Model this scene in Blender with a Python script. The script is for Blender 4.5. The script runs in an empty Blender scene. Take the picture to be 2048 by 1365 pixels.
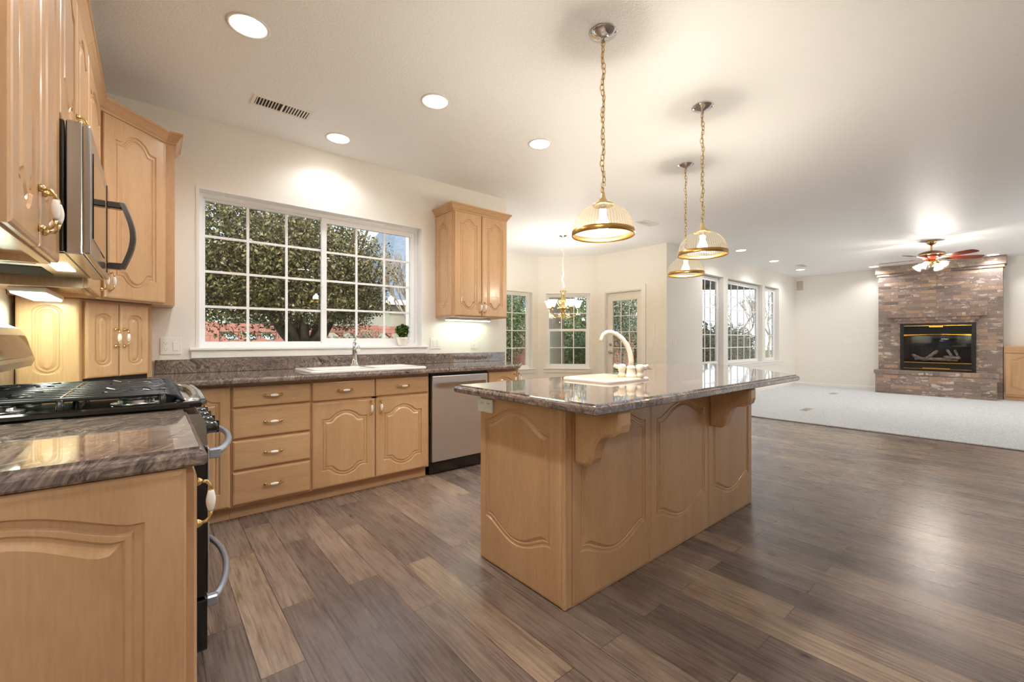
import bpy, bmesh, math, random
import numpy as np
from mathutils import Vector, Matrix
PI = math.pi
R = math.radians
sc = bpy.context.scene
C = sc.collection
random.seed(7)

# ------------------------------------------------------------------ camera
HCAM = 1.15
YAW = R(50.10)                       # view direction measured from +X
cam_d = bpy.data.cameras.new('camera'); cam = bpy.data.objects.new('camera', cam_d); C.objects.link(cam)
cam_d.sensor_width = 36; cam_d.lens = 862.8 / 2048 * 36
cam_d.shift_y = -2.5 / 2048
cam_d.clip_start = .02; cam_d.clip_end = 300
cam.location = (0, 0, HCAM); cam.rotation_euler = (R(90), 0, YAW - R(90))
sc.camera = cam
# ------------------------------------------------------------------ exposure
sc.view_settings.view_transform = 'Standard'; sc.view_settings.look = 'None'
sc.view_settings.gamma = 1; sc.view_settings.use_curve_mapping = False
sc.view_settings.exposure = 0.82
sc.cycles.max_bounces = 10; sc.cycles.diffuse_bounces = 6; sc.cycles.glossy_bounces = 5
sc.cycles.transparent_max_bounces = 16; sc.cycles.sample_clamp_indirect = 6
sc.cycles.caustics_reflective = False; sc.cycles.caustics_refractive = False
sc.cycles.use_denoising = True
# ------------------------------------------------------------------ sky
SKY = 1.6
w = bpy.data.worlds.new('sky'); sc.world = w; w.use_nodes = True
nt = w.node_tree; bg = nt.nodes['Background']
sky = nt.nodes.new('ShaderNodeTexSky'); sky.sky_type = 'NISHITA'; sky.sun_disc = False
sky.sun_elevation = R(24); sky.sun_rotation = R(200); sky.air_density = 1.0; sky.dust_density = 3.0
mx = nt.nodes.new('ShaderNodeMixRGB'); mx.inputs[0].default_value = .72; mx.inputs[2].default_value = (.86, .95, 1.05, 1)
ml = nt.nodes.new('ShaderNodeMixRGB'); ml.blend_type = 'MULTIPLY'; ml.inputs[0].default_value = 1; ml.inputs[2].default_value = (.16, .16, .16, 1)
nt.links.new(sky.outputs[0], ml.inputs[1]); nt.links.new(ml.outputs[0], mx.inputs[1])
nt.links.new(mx.outputs[0], bg.inputs[0]); bg.inputs[1].default_value = SKY
sun_d = bpy.data.lights.new('sun', 'SUN'); sun_d.energy = 2.2; sun_d.angle = R(3); sun_d.color = (1, .93, .82)
sun = bpy.data.objects.new('sun', sun_d); C.objects.link(sun); sun.rotation_euler = (R(58), 0, R(-35))
# lamp strengths
CAN_W, PEND_W, CHAND_W, FAN_W, UNDER_W, CAN_FAR_W = 24, 45, 8.5, 9, 1.0, 18
CAN_FILL_W = 15
WARM = (.985, .985, 1); WHITE = (1, .93, .84)

# ------------------------------------------------------------------ materials
def nodes(name):
    m = bpy.data.materials.new(name); m.use_nodes = True
    t = m.node_tree; return m, t, t.nodes['Principled BSDF']
def N(t, kind, **kw):
    n = t.nodes.new('ShaderNode' + kind)
    for k, v in kw.items():
        if k.startswith('i_'):
            n.inputs[k[2:].replace('_', ' ')].default_value = v
        else: setattr(n, k, v)
    return n
def srgb(r, g, b):
    f = lambda c: (c / 255 / 12.92) if c / 255 <= .04045 else ((c / 255 + .055) / 1.055) ** 2.4
    return (f(r), f(g), f(b), 1)
def simple(name, col, rough=.5, metal=0, spec=.5, coat=0):
    m, t, p = nodes(name)
    p.inputs['Base Color'].default_value = col; p.inputs['Roughness'].default_value = rough
    p.inputs['Metallic'].default_value = metal; p.inputs['Specular IOR Level'].default_value = spec
    if coat: p.inputs['Coat Weight'].default_value = coat; p.inputs['Coat Roughness'].default_value = .05
    return m
def ramp(t, stops):
    r = t.nodes.new('ShaderNodeValToRGB'); e = r.color_ramp.elements
    while len(e) < len(stops): e.new(.5)
    for i, (p, c) in enumerate(stops): e[i].position = p; e[i].color = c
    return r
def mapping(t, scale, rot=(0, 0, 0), coord='Object', rnd=True):
    tc = N(t, 'TexCoord'); mp = N(t, 'Mapping'); mp.inputs['Scale'].default_value = scale; mp.inputs['Rotation'].default_value = rot
    t.links.new(tc.outputs[coord], mp.inputs[0])
    if rnd:
        oi = N(t, 'ObjectInfo'); ml = N(t, 'Math', operation='MULTIPLY'); ml.inputs[1].default_value = 17.0
        t.links.new(oi.outputs['Random'], ml.inputs[0])
        cb = N(t, 'CombineXYZ'); t.links.new(ml.outputs[0], cb.inputs[0]); t.links.new(ml.outputs[0], cb.inputs[1]); t.links.new(ml.outputs[0], cb.inputs[2])
        t.links.new(cb.outputs[0], mp.inputs['Location'])
    return mp
def bump(t, p, src, strength, dist=.01):
    b = N(t, 'Bump'); b.inputs['Strength'].default_value = strength; b.inputs['Distance'].default_value = dist
    t.links.new(src, b.inputs['Height']); t.links.new(b.outputs[0], p.inputs['Normal']); return b

def wood(name, c0, c1, c2, grain='z', rough=.32, fine=1.0):
    m, t, p = nodes(name)
    s = {'z': (9, 9, 1.1), 'x': (1.1, 9, 9), 'y': (9, 1.1, 9)}[grain]
    mp = mapping(t, s)
    n1 = N(t, 'TexNoise'); n1.inputs['Scale'].default_value = .9; n1.inputs['Detail'].default_value = 5; n1.inputs['Distortion'].default_value = .6
    t.links.new(mp.outputs[0], n1.inputs['Vector'])
    mp2 = mapping(t, tuple(v * 9 for v in s)); n2 = N(t, 'TexNoise'); n2.inputs['Scale'].default_value = 1.6; n2.inputs['Detail'].default_value = 3
    t.links.new(mp2.outputs[0], n2.inputs['Vector'])
    ad = N(t, 'MixRGB'); ad.inputs[0].default_value = .35 * fine; t.links.new(n1.outputs[0], ad.inputs[1]); t.links.new(n2.outputs[0], ad.inputs[2])
    r = ramp(t, [(.3, c0), (.5, c1), (.7, c2)]); t.links.new(ad.outputs[0], r.inputs[0])
    t.links.new(r.outputs[0], p.inputs['Base Color']); p.inputs['Roughness'].default_value = rough
    p.inputs['Coat Weight'].default_value = .35; p.inputs['Coat Roughness'].default_value = .16
    return m
M = {}
_mc = (srgb(184, 144, 103), srgb(198, 158, 116), srgb(208, 170, 128))
M['maple'] = wood('maple', *_mc, 'z'); M['maple_h'] = wood('maple_horizontal', *_mc, 'x')
M['maple_y'] = wood('maple_depth', *_mc, 'y')
M['red_wood'] = wood('red_mahogany', srgb(70, 20, 10), srgb(105, 34, 18), srgb(125, 45, 24), 'x', .25)
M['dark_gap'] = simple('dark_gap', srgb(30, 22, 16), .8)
def paint(name, col, scale, strength, rough=.55):
    m, t, p = nodes(name); p.inputs['Base Color'].default_value = col; p.inputs['Roughness'].default_value = rough
    mp = mapping(t, (1, 1, 1), rnd=False); n = N(t, 'TexNoise'); n.inputs['Scale'].default_value = scale; n.inputs['Detail'].default_value = 4
    t.links.new(mp.outputs[0], n.inputs['Vector'])
    r = ramp(t, [(.42, (0, 0, 0, 1)), (.58, (1, 1, 1, 1))]); t.links.new(n.outputs[0], r.inputs[0])
    bump(t, p, r.outputs[0], strength, .004); return m
M['wall'] = paint('wall_paint', srgb(238, 234, 226), 90, .15, .5)
M['ceil'] = paint('ceiling_paint', srgb(246, 248, 250), 85, .22, .45)
M['white'] = simple('white_trim', srgb(238, 236, 232), .35)
M['vinyl'] = simple('white_vinyl', srgb(240, 240, 240), .35)
M['door_white'] = simple('door_white', srgb(232, 228, 220), .4)
M['brass'] = simple('brass', srgb(226, 198, 138), .18, 1)
M['brass_dull'] = simple('brass_satin', srgb(190, 150, 84), .28, 1)
M['nickel'] = simple('nickel', srgb(205, 200, 192), .12, 1)
M['chrome'] = simple('chrome', srgb(225, 226, 228), .06, 1)
M['porcelain'] = simple('porcelain', srgb(242, 236, 226), .12, coat=.5)
M['bisque'] = simple('bisque', srgb(240, 228, 206), .2, coat=.4)
M['sinkwhite'] = simple('sink_white', srgb(244, 240, 232), .15, coat=.5)
M['black'] = simple('black_gloss', srgb(14, 13, 13), .08, coat=.6)
M['blackmat'] = simple('black_matte', srgb(24, 23, 22), .45)
M['iron'] = simple('cast_iron', srgb(44, 44, 47), .24, .25)
M['plastic'] = simple('white_plastic', srgb(240, 238, 232), .3)
M['grill'] = simple('grey_grille', srgb(196, 186, 174), .6)
M['slot'] = simple('slot_dark', srgb(52, 46, 40), .8)
M['gold'] = simple('gold_trim', srgb(226, 176, 80), .2, 1)
def steel(name, col, rough=.28, g='z'):
    m, t, p = nodes(name); p.inputs['Metallic'].default_value = 1
    s = {'z': (260, 260, 2), 'x': (2, 260, 260)}[g]; mp = mapping(t, s)
    n = N(t, 'TexNoise'); n.inputs['Scale'].default_value = 1; t.links.new(mp.outputs[0], n.inputs['Vector'])
    r = ramp(t, [(.2, (col[0] * .85, col[1] * .85, col[2] * .85, 1)), (.8, col)]); t.links.new(n.outputs[0], r.inputs[0])
    t.links.new(r.outputs[0], p.inputs['Base Color']); p.inputs['Roughness'].default_value = rough; return m
M['steel'] = steel('brushed_steel', srgb(222, 220, 218), .42, 'x'); M['steel_s'] = simple('smooth_steel', srgb(190, 188, 186), .22, 1)
M['steel_dark'] = simple('dark_steel', srgb(120, 116, 112), .2, 1)
# glass that lets light straight through and mirrors like a pane
def glass(name, tint=(1, 1, 1, 1), refl=1.0):
    m = bpy.data.materials.new(name); m.use_nodes = True; t = m.node_tree; t.nodes.clear()
    o = N(t, 'OutputMaterial'); tr = N(t, 'BsdfTransparent'); tr.inputs[0].default_value = tint
    g = N(t, 'BsdfGlossy'); g.inputs['Roughness'].default_value = .01
    f = N(t, 'Fresnel'); gm = N(t, 'NewGeometry'); mr = N(t, 'MapRange'); mr.inputs['To Min'].default_value = 1.5; mr.inputs['To Max'].default_value = 1 / 1.5; t.links.new(gm.outputs['Backfacing'], mr.inputs[0]); t.links.new(mr.outputs[0], f.inputs[0]); k = N(t, 'Math', operation='MULTIPLY'); k.inputs[1].default_value = refl
    t.links.new(f.outputs[0], k.inputs[0]); mxs = N(t, 'MixShader'); t.links.new(k.outputs[0], mxs.inputs[0])
    t.links.new(tr.outputs[0], mxs.inputs[1]); t.links.new(g.outputs[0], mxs.inputs[2]); t.links.new(mxs.outputs[0], o.inputs[0]); return m
M['pane'] = glass('window_glass', (.97, .985, .98, 1)); M['smoke'] = glass('smoked_glass', (.80, .82, .84, 1))
M['firebox'] = simple('firebox_grey', srgb(66, 64, 64), .7)
def shade_glass(name, tint, dark, transl, gl, ribs=0, rough=.12):
    # clear or frosted glass: passes light, scatters a little, mirrors a little; ribs = thick and thin flutes around the dome
    m = bpy.data.materials.new(name); m.use_nodes = True; t = m.node_tree; t.nodes.clear()
    o = N(t, 'OutputMaterial'); tr = N(t, 'BsdfTransparent'); tr.inputs[0].default_value = tint
    tl = N(t, 'BsdfTranslucent'); tl.inputs[0].default_value = tint; g = N(t, 'BsdfGlossy'); g.inputs['Roughness'].default_value = rough
    if ribs:
        tc = N(t, 'TexCoord'); sp = N(t, 'SeparateXYZ'); t.links.new(tc.outputs['Object'], sp.inputs[0]); at = N(t, 'Math', operation='ARCTAN2'); t.links.new(sp.outputs[1], at.inputs[0]); t.links.new(sp.outputs[0], at.inputs[1])
        ml = N(t, 'Math', operation='MULTIPLY'); ml.inputs[1].default_value = ribs; t.links.new(at.outputs[0], ml.inputs[0]); sn = N(t, 'Math', operation='SINE'); t.links.new(ml.outputs[0], sn.inputs[0])
        r = ramp(t, [(.0, dark), (1, tint)]); mr = N(t, 'MapRange'); mr.inputs['From Min'].default_value = -1; t.links.new(sn.outputs[0], mr.inputs[0]); t.links.new(mr.outputs[0], r.inputs[0]); t.links.new(r.outputs[0], tr.inputs[0])
    a = N(t, 'MixShader'); a.inputs[0].default_value = transl; t.links.new(tr.outputs[0], a.inputs[1]); t.links.new(tl.outputs[0], a.inputs[2])
    b = N(t, 'MixShader'); b.inputs[0].default_value = gl; t.links.new(a.outputs[0], b.inputs[1]); t.links.new(g.outputs[0], b.inputs[2])
    t.links.new(b.outputs[0], o.inputs[0]); return m
M['ribbed'] = shade_glass('ribbed_glass', (1, .95, .84, 1), (.84, .76, .61, 1), .007, .02, 60, .3); M['alabaster'] = shade_glass('alabaster_glass', (1, .80, .50, 1), 0, .55, .03); M['tulip'] = shade_glass('clear_tulip_glass', (1, .97, .92, 1), (.8, .76, .7, 1), .03, .06, 12)
def emit(name, col, s):
    m = bpy.data.materials.new(name); m.use_nodes = True; t = m.node_tree; t.nodes.clear()
    o = N(t, 'OutputMaterial'); e = N(t, 'Emission'); e.inputs[0].default_value = (*col[:3], 1); e.inputs[1].default_value = s
    t.links.new(e.outputs[0], o.inputs[0]); return m
M['lamp'] = emit('lit_lens', (1, .93, .82), 9); M['bulb'] = emit('lit_bulb', (1, .82, .6), 30); M['tube'] = emit('lit_tube', (.93, 1, .88), 4)
# granite
def granite():
    m, t, p = nodes('granite'); mp = mapping(t, (1, 1, 1), (0, 0, .5), rnd=False)
    n0 = N(t, 'TexNoise'); n0.inputs['Scale'].default_value = 3.0; n0.inputs['Detail'].default_value = 2; t.links.new(mp.outputs[0], n0.inputs['Vector'])
    mm = N(t, 'MixRGB', blend_type='LINEAR_LIGHT'); mm.inputs[0].default_value = .16; t.links.new(mp.outputs[0], mm.inputs[1]); t.links.new(n0.outputs[1], mm.inputs[2])
    sc_ = N(t, 'Mapping'); sc_.inputs['Scale'].default_value = (26, 9, 22); sc_.inputs['Rotation'].default_value = (.4, .5, .2); t.links.new(mm.outputs[0], sc_.inputs[0])
    n1 = N(t, 'TexNoise'); n1.inputs['Scale'].default_value = 1.4; n1.inputs['Detail'].default_value = 8; n1.inputs['Roughness'].default_value = .72; n1.inputs['Distortion'].default_value = 2.2
    t.links.new(sc_.outputs[0], n1.inputs['Vector'])
    r = ramp(t, [(.30, srgb(40, 36, 36)), (.42, srgb(92, 82, 78)), (.50, srgb(128, 114, 107)), (.60, srgb(158, 142, 130)), (.72, srgb(196, 184, 172))])
    t.links.new(n1.outputs[0], r.inputs[0])
    n2 = N(t, 'TexNoise'); n2.inputs['Scale'].default_value = 2.2; t.links.new(mp.outputs[0], n2.inputs['Vector'])
    r2 = ramp(t, [(.4, (.78, .74, .74, 1)), (.6, (1.0, .96, .92, 1))]); t.links.new(n2.outputs[0], r2.inputs[0])
    mu = N(t, 'MixRGB', blend_type='MULTIPLY'); mu.inputs[0].default_value = 1; t.links.new(r.outputs[0], mu.inputs[1]); t.links.new(r2.outputs[0], mu.inputs[2])
    t.links.new(mu.outputs[0], p.inputs['Base Color']); p.inputs['Roughness'].default_value = .04; p.inputs['IOR'].default_value = 1.85; return m
M['granite'] = granite()
# plank floor: planks along Y
def planks():
    m, t, p = nodes('plank_floor'); tc = N(t, 'TexCoord')
    sp = N(t, 'SeparateXYZ'); t.links.new(tc.outputs['Object'], sp.inputs[0]); cb = N(t, 'CombineXYZ'); t.links.new(sp.outputs[1], cb.inputs[0]); t.links.new(sp.outputs[0], cb.inputs[1])
    br = N(t, 'TexBrick'); br.offset = .37; br.offset_frequency = 2; br.inputs['Scale'].default_value = 1; br.inputs['Brick Width'].default_value = 1.02
    br.inputs['Row Height'].default_value = .142; br.inputs['Mortar Size'].default_value = .0016; br.inputs['Mortar Smooth'].default_value = .1; br.inputs['Bias'].default_value = 0
    br.inputs['Color1'].default_value = (0, 0, 0, 1); br.inputs['Color2'].default_value = (1, 1, 1, 1); br.inputs['Mortar'].default_value = (.3, .3, .3, 1)
    t.links.new(cb.outputs[0], br.inputs['Vector'])
    tone = ramp(t, [(0, srgb(104, 91, 84)), (.25, srgb(128, 112, 103)), (.5, srgb(144, 126, 112)), (.72, srgb(116, 102, 95)), (.88, srgb(156, 137, 118)), (1, srgb(160, 142, 124))]); t.links.new(br.outputs['Color'], tone.inputs[0])
    # grain, shifted per plank
    ml = N(t, 'VectorMath', operation='SCALE'); ml.inputs['Scale'].default_value = 13.7; t.links.new(br.outputs['Color'], ml.inputs[0])
    ad = N(t, 'VectorMath', operation='ADD'); t.links.new(tc.outputs['Object'], ad.inputs[0]); t.links.new(ml.outputs[0], ad.inputs[1])
    mp = N(t, 'Mapping'); mp.inputs['Scale'].default_value = (13, 2.2, 1); t.links.new(ad.outputs[0], mp.inputs[0])
    n1 = N(t, 'TexNoise'); n1.inputs['Scale'].default_value = 1.0; n1.inputs['Detail'].default_value = 6; n1.inputs['Distortion'].default_value = 1.4; n1.inputs['Roughness'].default_value = .62; t.links.new(mp.outputs[0], n1.inputs['Vector'])
    r1 = ramp(t, [(.26, (.48, .45, .43, 1)), (.43, (.85, .82, .80, 1)), (.60, (1.04, 1.02, 1.0, 1)), (.78, (1.30, 1.26, 1.2, 1))]); t.links.new(n1.outputs[0], r1.inputs[0])
    mp2 = N(t, 'Mapping'); mp2.inputs['Scale'].default_value = (110, 5, 1); t.links.new(ad.outputs[0], mp2.inputs[0])
    n2 = N(t, 'TexNoise'); n2.inputs['Scale'].default_value = 1.0; n2.inputs['Detail'].default_value = 3; t.links.new(mp2.outputs[0], n2.inputs['Vector'])
    r2 = ramp(t, [(.34, (.62, .60, .58, 1)), (.5, (1, 1, 1, 1)), (.7, (1.12, 1.1, 1.08, 1))]); t.links.new(n2.outputs[0], r2.inputs[0])
    a = N(t, 'MixRGB', blend_type='MULTIPLY'); a.inputs[0].default_value = 1; t.links.new(tone.outputs[0], a.inputs[1]); t.links.new(r1.outputs[0], a.inputs[2])
    b = N(t, 'MixRGB', blend_type='MULTIPLY'); b.inputs[0].default_value = .6; t.links.new(a.outputs[0], b.inputs[1]); t.links.new(r2.outputs[0], b.inputs[2])
    # cathedral figure, broad patches and knots
    mp3 = N(t, 'Mapping'); mp3.inputs['Scale'].default_value = (1, .16, 1); t.links.new(ad.outputs[0], mp3.inputs[0])
    wv = N(t, 'TexWave'); wv.inputs['Scale'].default_value = 13; wv.inputs['Distortion'].default_value = 9; wv.inputs['Detail'].default_value = 2; wv.inputs['Detail Scale'].default_value = .9; t.links.new(mp3.outputs[0], wv.inputs['Vector'])
    r4 = ramp(t, [(.0, (.70, .67, .64, 1)), (.35, (.96, .95, .94, 1)), (1, (1.07, 1.06, 1.05, 1))]); t.links.new(wv.outputs['Fac'], r4.inputs[0])
    b2 = N(t, 'MixRGB', blend_type='MULTIPLY'); b2.inputs[0].default_value = .5; t.links.new(b.outputs[0], b2.inputs[1]); t.links.new(r4.outputs[0], b2.inputs[2])
    n5 = N(t, 'TexNoise'); n5.inputs['Scale'].default_value = 3.2; n5.inputs['Detail'].default_value = 3; t.links.new(ad.outputs[0], n5.inputs['Vector'])
    r5 = ramp(t, [(.32, (.86, .80, .78, 1)), (.5, (1, 1, 1, 1)), (.68, (1.07, 1.05, 1.01, 1))]); t.links.new(n5.outputs[0], r5.inputs[0])
    b3 = N(t, 'MixRGB', blend_type='MULTIPLY'); b3.inputs[0].default_value = 1; t.links.new(b2.outputs[0], b3.inputs[1]); t.links.new(r5.outputs[0], b3.inputs[2])
    mp4 = N(t, 'Mapping'); mp4.inputs['Scale'].default_value = (3.4, 1.7, 1); t.links.new(ad.outputs[0], mp4.inputs[0]); vo = N(t, 'TexVoronoi'); vo.inputs['Scale'].default_value = 1.0; t.links.new(mp4.outputs[0], vo.inputs['Vector'])
    r6 = ramp(t, [(.020, (.30, .26, .24, 1)), (.055, (.75, .73, .72, 1)), (.09, (1, 1, 1, 1))]); t.links.new(vo.outputs['Distance'], r6.inputs[0])
    b4 = N(t, 'MixRGB', blend_type='MULTIPLY'); b4.inputs[0].default_value = 1; t.links.new(b3.outputs[0], b4.inputs[1]); t.links.new(r6.outputs[0], b4.inputs[2]); b = b4
    mo = N(t, 'MixRGB'); t.links.new(br.outputs['Fac'], mo.inputs[0]); t.links.new(b.outputs[0], mo.inputs[1]); mo.inputs[2].default_value = srgb(66, 52, 44)
    t.links.new(mo.outputs[0], p.inputs['Base Color'])
    rr = N(t, 'MapRange'); rr.inputs['To Min'].default_value = .20; rr.inputs['To Max'].default_value = .36; t.links.new(n2.outputs[0], rr.inputs[0]); t.links.new(rr.outputs[0], p.inputs['Roughness'])
    p.inputs['Specular IOR Level'].default_value = .45
    bump(t, p, n2.outputs[0], .12, .002); return m
M['planks'] = planks()
def carpet():
    m, t, p = nodes('carpet_pile'); mp = mapping(t, (1, 1, 1), rnd=False); n = N(t, 'TexNoise'); n.inputs['Scale'].default_value = 90; n.inputs['Detail'].default_value = 3; t.links.new(mp.outputs[0], n.inputs['Vector'])
    r = ramp(t, [(.35, srgb(192, 194, 196)), (.65, srgb(234, 236, 238))]); t.links.new(n.outputs[0], r.inputs[0]); t.links.new(r.outputs[0], p.inputs['Base Color'])
    p.inputs['Roughness'].default_value = .95; p.inputs['Specular IOR Level'].default_value = .1; bump(t, p, n.outputs[0], .9, .01); return m
M['carpet'] = carpet()
def brick(name, bw, rh, vert=False, light=.25):
    m, t, p = nodes(name); tc = N(t, 'TexCoord'); sp = N(t, 'SeparateXYZ'); t.links.new(tc.outputs['Object'], sp.inputs[0])
    cb = N(t, 'CombineXYZ'); ad = N(t, 'Math', operation='ADD'); t.links.new(sp.outputs[0], ad.inputs[0]); t.links.new(sp.outputs[1], ad.inputs[1])
    t.links.new(ad.outputs[0], cb.inputs[0]); t.links.new(sp.outputs[2], cb.inputs[1])
    br = N(t, 'TexBrick'); br.offset = 0 if vert else .5; br.inputs['Scale'].default_value = 1; br.inputs['Brick Width'].default_value = bw; br.inputs['Row Height'].default_value = rh
    br.inputs['Mortar Size'].default_value = .0035; br.inputs['Mortar Smooth'].default_value = .2; br.inputs['Color1'].default_value = (0, 0, 0, 1); br.inputs['Color2'].default_value = (1, 1, 1, 1)
    t.links.new(cb.outputs[0], br.inputs['Vector'])
    tone = ramp(t, [(0, srgb(118, 105, 101)), (.2, srgb(152, 133, 122)), (.42, srgb(134, 120, 114)), (.6, srgb(166, 144, 130)), (.78, srgb(186, 154, 126)), (.88, srgb(140, 126, 120)), (1, srgb(176, 152, 136))]); t.links.new(br.outputs['Color'], tone.inputs[0])
    n1 = N(t, 'TexNoise'); n1.inputs['Scale'].default_value = 1; n1.inputs['Detail'].default_value = 5; n1.inputs['Roughness'].default_value = .7
    mp = N(t, 'Mapping'); mp.inputs['Scale'].default_value = (4.2, 10, 7); t.links.new(cb.outputs[0], mp.inputs[0])
    sh = N(t, 'VectorMath', operation='SCALE'); sh.inputs['Scale'].default_value = 9; t.links.new(br.outputs['Color'], sh.inputs[0]); a2 = N(t, 'VectorMath', operation='ADD'); t.links.new(mp.outputs[0], a2.inputs[0]); t.links.new(sh.outputs[0], a2.inputs[1]); t.links.new(a2.outputs[0], n1.inputs['Vector'])
    rw = ramp(t, [((.575 - light * .1), (0, 0, 0, 1)), (.64 - light * .1, (.85, .85, .85, 1))]); t.links.new(n1.outputs[0], rw.inputs[0])
    wm = N(t, 'MixRGB'); t.links.new(rw.outputs[0], wm.inputs[0]); t.links.new(tone.outputs[0], wm.inputs[1]); wm.inputs[2].default_value = srgb(214, 198, 184)
    n3 = N(t, 'TexNoise'); n3.inputs['Scale'].default_value = 60; n3.inputs['Detail'].default_value = 3; t.links.new(cb.outputs[0], n3.inputs['Vector'])
    r3 = ramp(t, [(.3, (.7, .7, .7, 1)), (.7, (1.15, 1.12, 1.1, 1))]); t.links.new(n3.outputs[0], r3.inputs[0])
    mu = N(t, 'MixRGB', blend_type='MULTIPLY'); mu.inputs[0].default_value = .8; t.links.new(wm.outputs[0], mu.inputs[1]); t.links.new(r3.outputs[0], mu.inputs[2])
    mo = N(t, 'MixRGB'); t.links.new(br.outputs['Fac'], mo.inputs[0]); t.links.new(mu.outputs[0], mo.inputs[1]); mo.inputs[2].default_value = srgb(150, 132, 118)
    t.links.new(mo.outputs[0], p.inputs['Base Color']); p.inputs['Roughness'].default_value = .85
    iv = N(t, 'Math', operation='SUBTRACT'); iv.inputs[0].default_value = 1; t.links.new(br.outputs['Fac'], iv.inputs[1]); bump(t, p, iv.outputs[0], .8, .006); return m
M['brick'] = brick('fireplace_brick', .235, .068); M['soldier'] = brick('soldier_brick', .062, .30, True, .1); M['header'] = brick('header_brick', .105, .14, True, .1)
def noise_mat(name, cols, scale, rough=.8, spec=.3, bmp=0, stretch=(1, 1, 1)):
    m, t, p = nodes(name); mp = mapping(t, stretch); n = N(t, 'TexNoise'); n.inputs['Scale'].default_value = scale; n.inputs['Detail'].default_value = 2; t.links.new(mp.outputs[0], n.inputs['Vector'])
    k = len(cols); r = ramp(t, [(.3 + .4 * i / (k - 1), c) for i, c in enumerate(cols)]); t.links.new(n.outputs[0], r.inputs[0]); t.links.new(r.outputs[0], p.inputs['Base Color'])
    p.inputs['Roughness'].default_value = rough; p.inputs['Specular IOR Level'].default_value = spec
    if bmp: bump(t, p, n.outputs[0], bmp, .02)
    return m
M['leaf_olive'] = noise_mat('olive_leaves', [srgb(32, 36, 16), srgb(70, 72, 36), srgb(112, 104, 62), srgb(168, 146, 98)], 26, .4, .5)
M['leaf_green'] = noise_mat('green_leaves', [srgb(44, 62, 34), srgb(92, 112, 66), srgb(146, 158, 110)], 20, .5, .4)
M['leaf_bright'] = noise_mat('bright_leaves', [srgb(50, 110, 20), srgb(96, 168, 36), srgb(150, 200, 70)], 8, .45, .4)
M['leaf_grey'] = noise_mat('grey_green_leaves', [srgb(64, 78, 54), srgb(108, 120, 88), srgb(158, 160, 128)], 20, .6, .3)
M['leaf_plant'] = noise_mat('plant_leaves', [srgb(24, 48, 14), srgb(60, 92, 26), srgb(116, 138, 52)], 60, .4, .4)
M['leaf_dark'] = noise_mat('dark_leaves', [srgb(30, 38, 18), srgb(58, 60, 30), srgb(92, 82, 48)], 7, .6, .3)
M['bark'] = noise_mat('bark', [srgb(52, 44, 36), srgb(98, 84, 68)], 14, .9, .2, .6, (1, 1, .2)); M['bark_pale'] = noise_mat('pale_bark', [srgb(120, 106, 92), srgb(176, 160, 144)], 10, .9, .2)
M['stucco'] = noise_mat('stucco', [srgb(160, 154, 138), srgb(178, 172, 156)], 60, .9, .1, .3)
M['soffit'] = noise_mat('brown_soffit', [srgb(70, 58, 44), srgb(98, 82, 62)], 6, .8, .2, 0, (1, 12, 1))
M['roof'] = brick('slate_roof', .3, .16, False, .0); 
for nme, c in (('slate', [srgb(92, 104, 118), srgb(122, 134, 148)]),): M[nme] = noise_mat(nme, c, 5, .8, .2, .3, (1, 1, 8))
M['lawn'] = noise_mat('lawn', [srgb(70, 84, 44), srgb(112, 116, 70)], 8, .95, .1)
M['fence'] = noise_mat('fence_boards', [srgb(58, 46, 36), srgb(92, 74, 58)], 6, .9, .1, .2, (8, 8, .6))
def blockwall():
    m, t, p = nodes('red_block'); tc = N(t, 'TexCoord'); sp = N(t, 'SeparateXYZ'); t.links.new(tc.outputs['Object'], sp.inputs[0])
    cb = N(t, 'CombineXYZ'); ad = N(t, 'Math', operation='ADD'); t.links.new(sp.outputs[0], ad.inputs[0]); t.links.new(sp.outputs[1], ad.inputs[1]); t.links.new(ad.outputs[0], cb.inputs[0]); t.links.new(sp.outputs[2], cb.inputs[1])
    br = N(t, 'TexBrick'); br.inputs['Scale'].default_value = 1; br.inputs['Brick Width'].default_value = .4; br.inputs['Row Height'].default_value = .2; br.inputs['Mortar Size'].default_value = .006
    br.inputs['Color1'].default_value = srgb(158, 104, 92); br.inputs['Color2'].default_value = srgb(180, 124, 110); br.inputs['Mortar'].default_value = srgb(128, 84, 74)
    t.links.new(cb.outputs[0], br.inputs['Vector']); t.links.new(br.outputs[0], p.inputs['Base Color']); p.inputs['Roughness'].default_value = .9; return m
M['block'] = blockwall()
M['log'] = noise_mat('ceramic_log', [srgb(170, 140, 120), srgb(238, 216, 196)], 20, .9, .1, .5)

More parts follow.
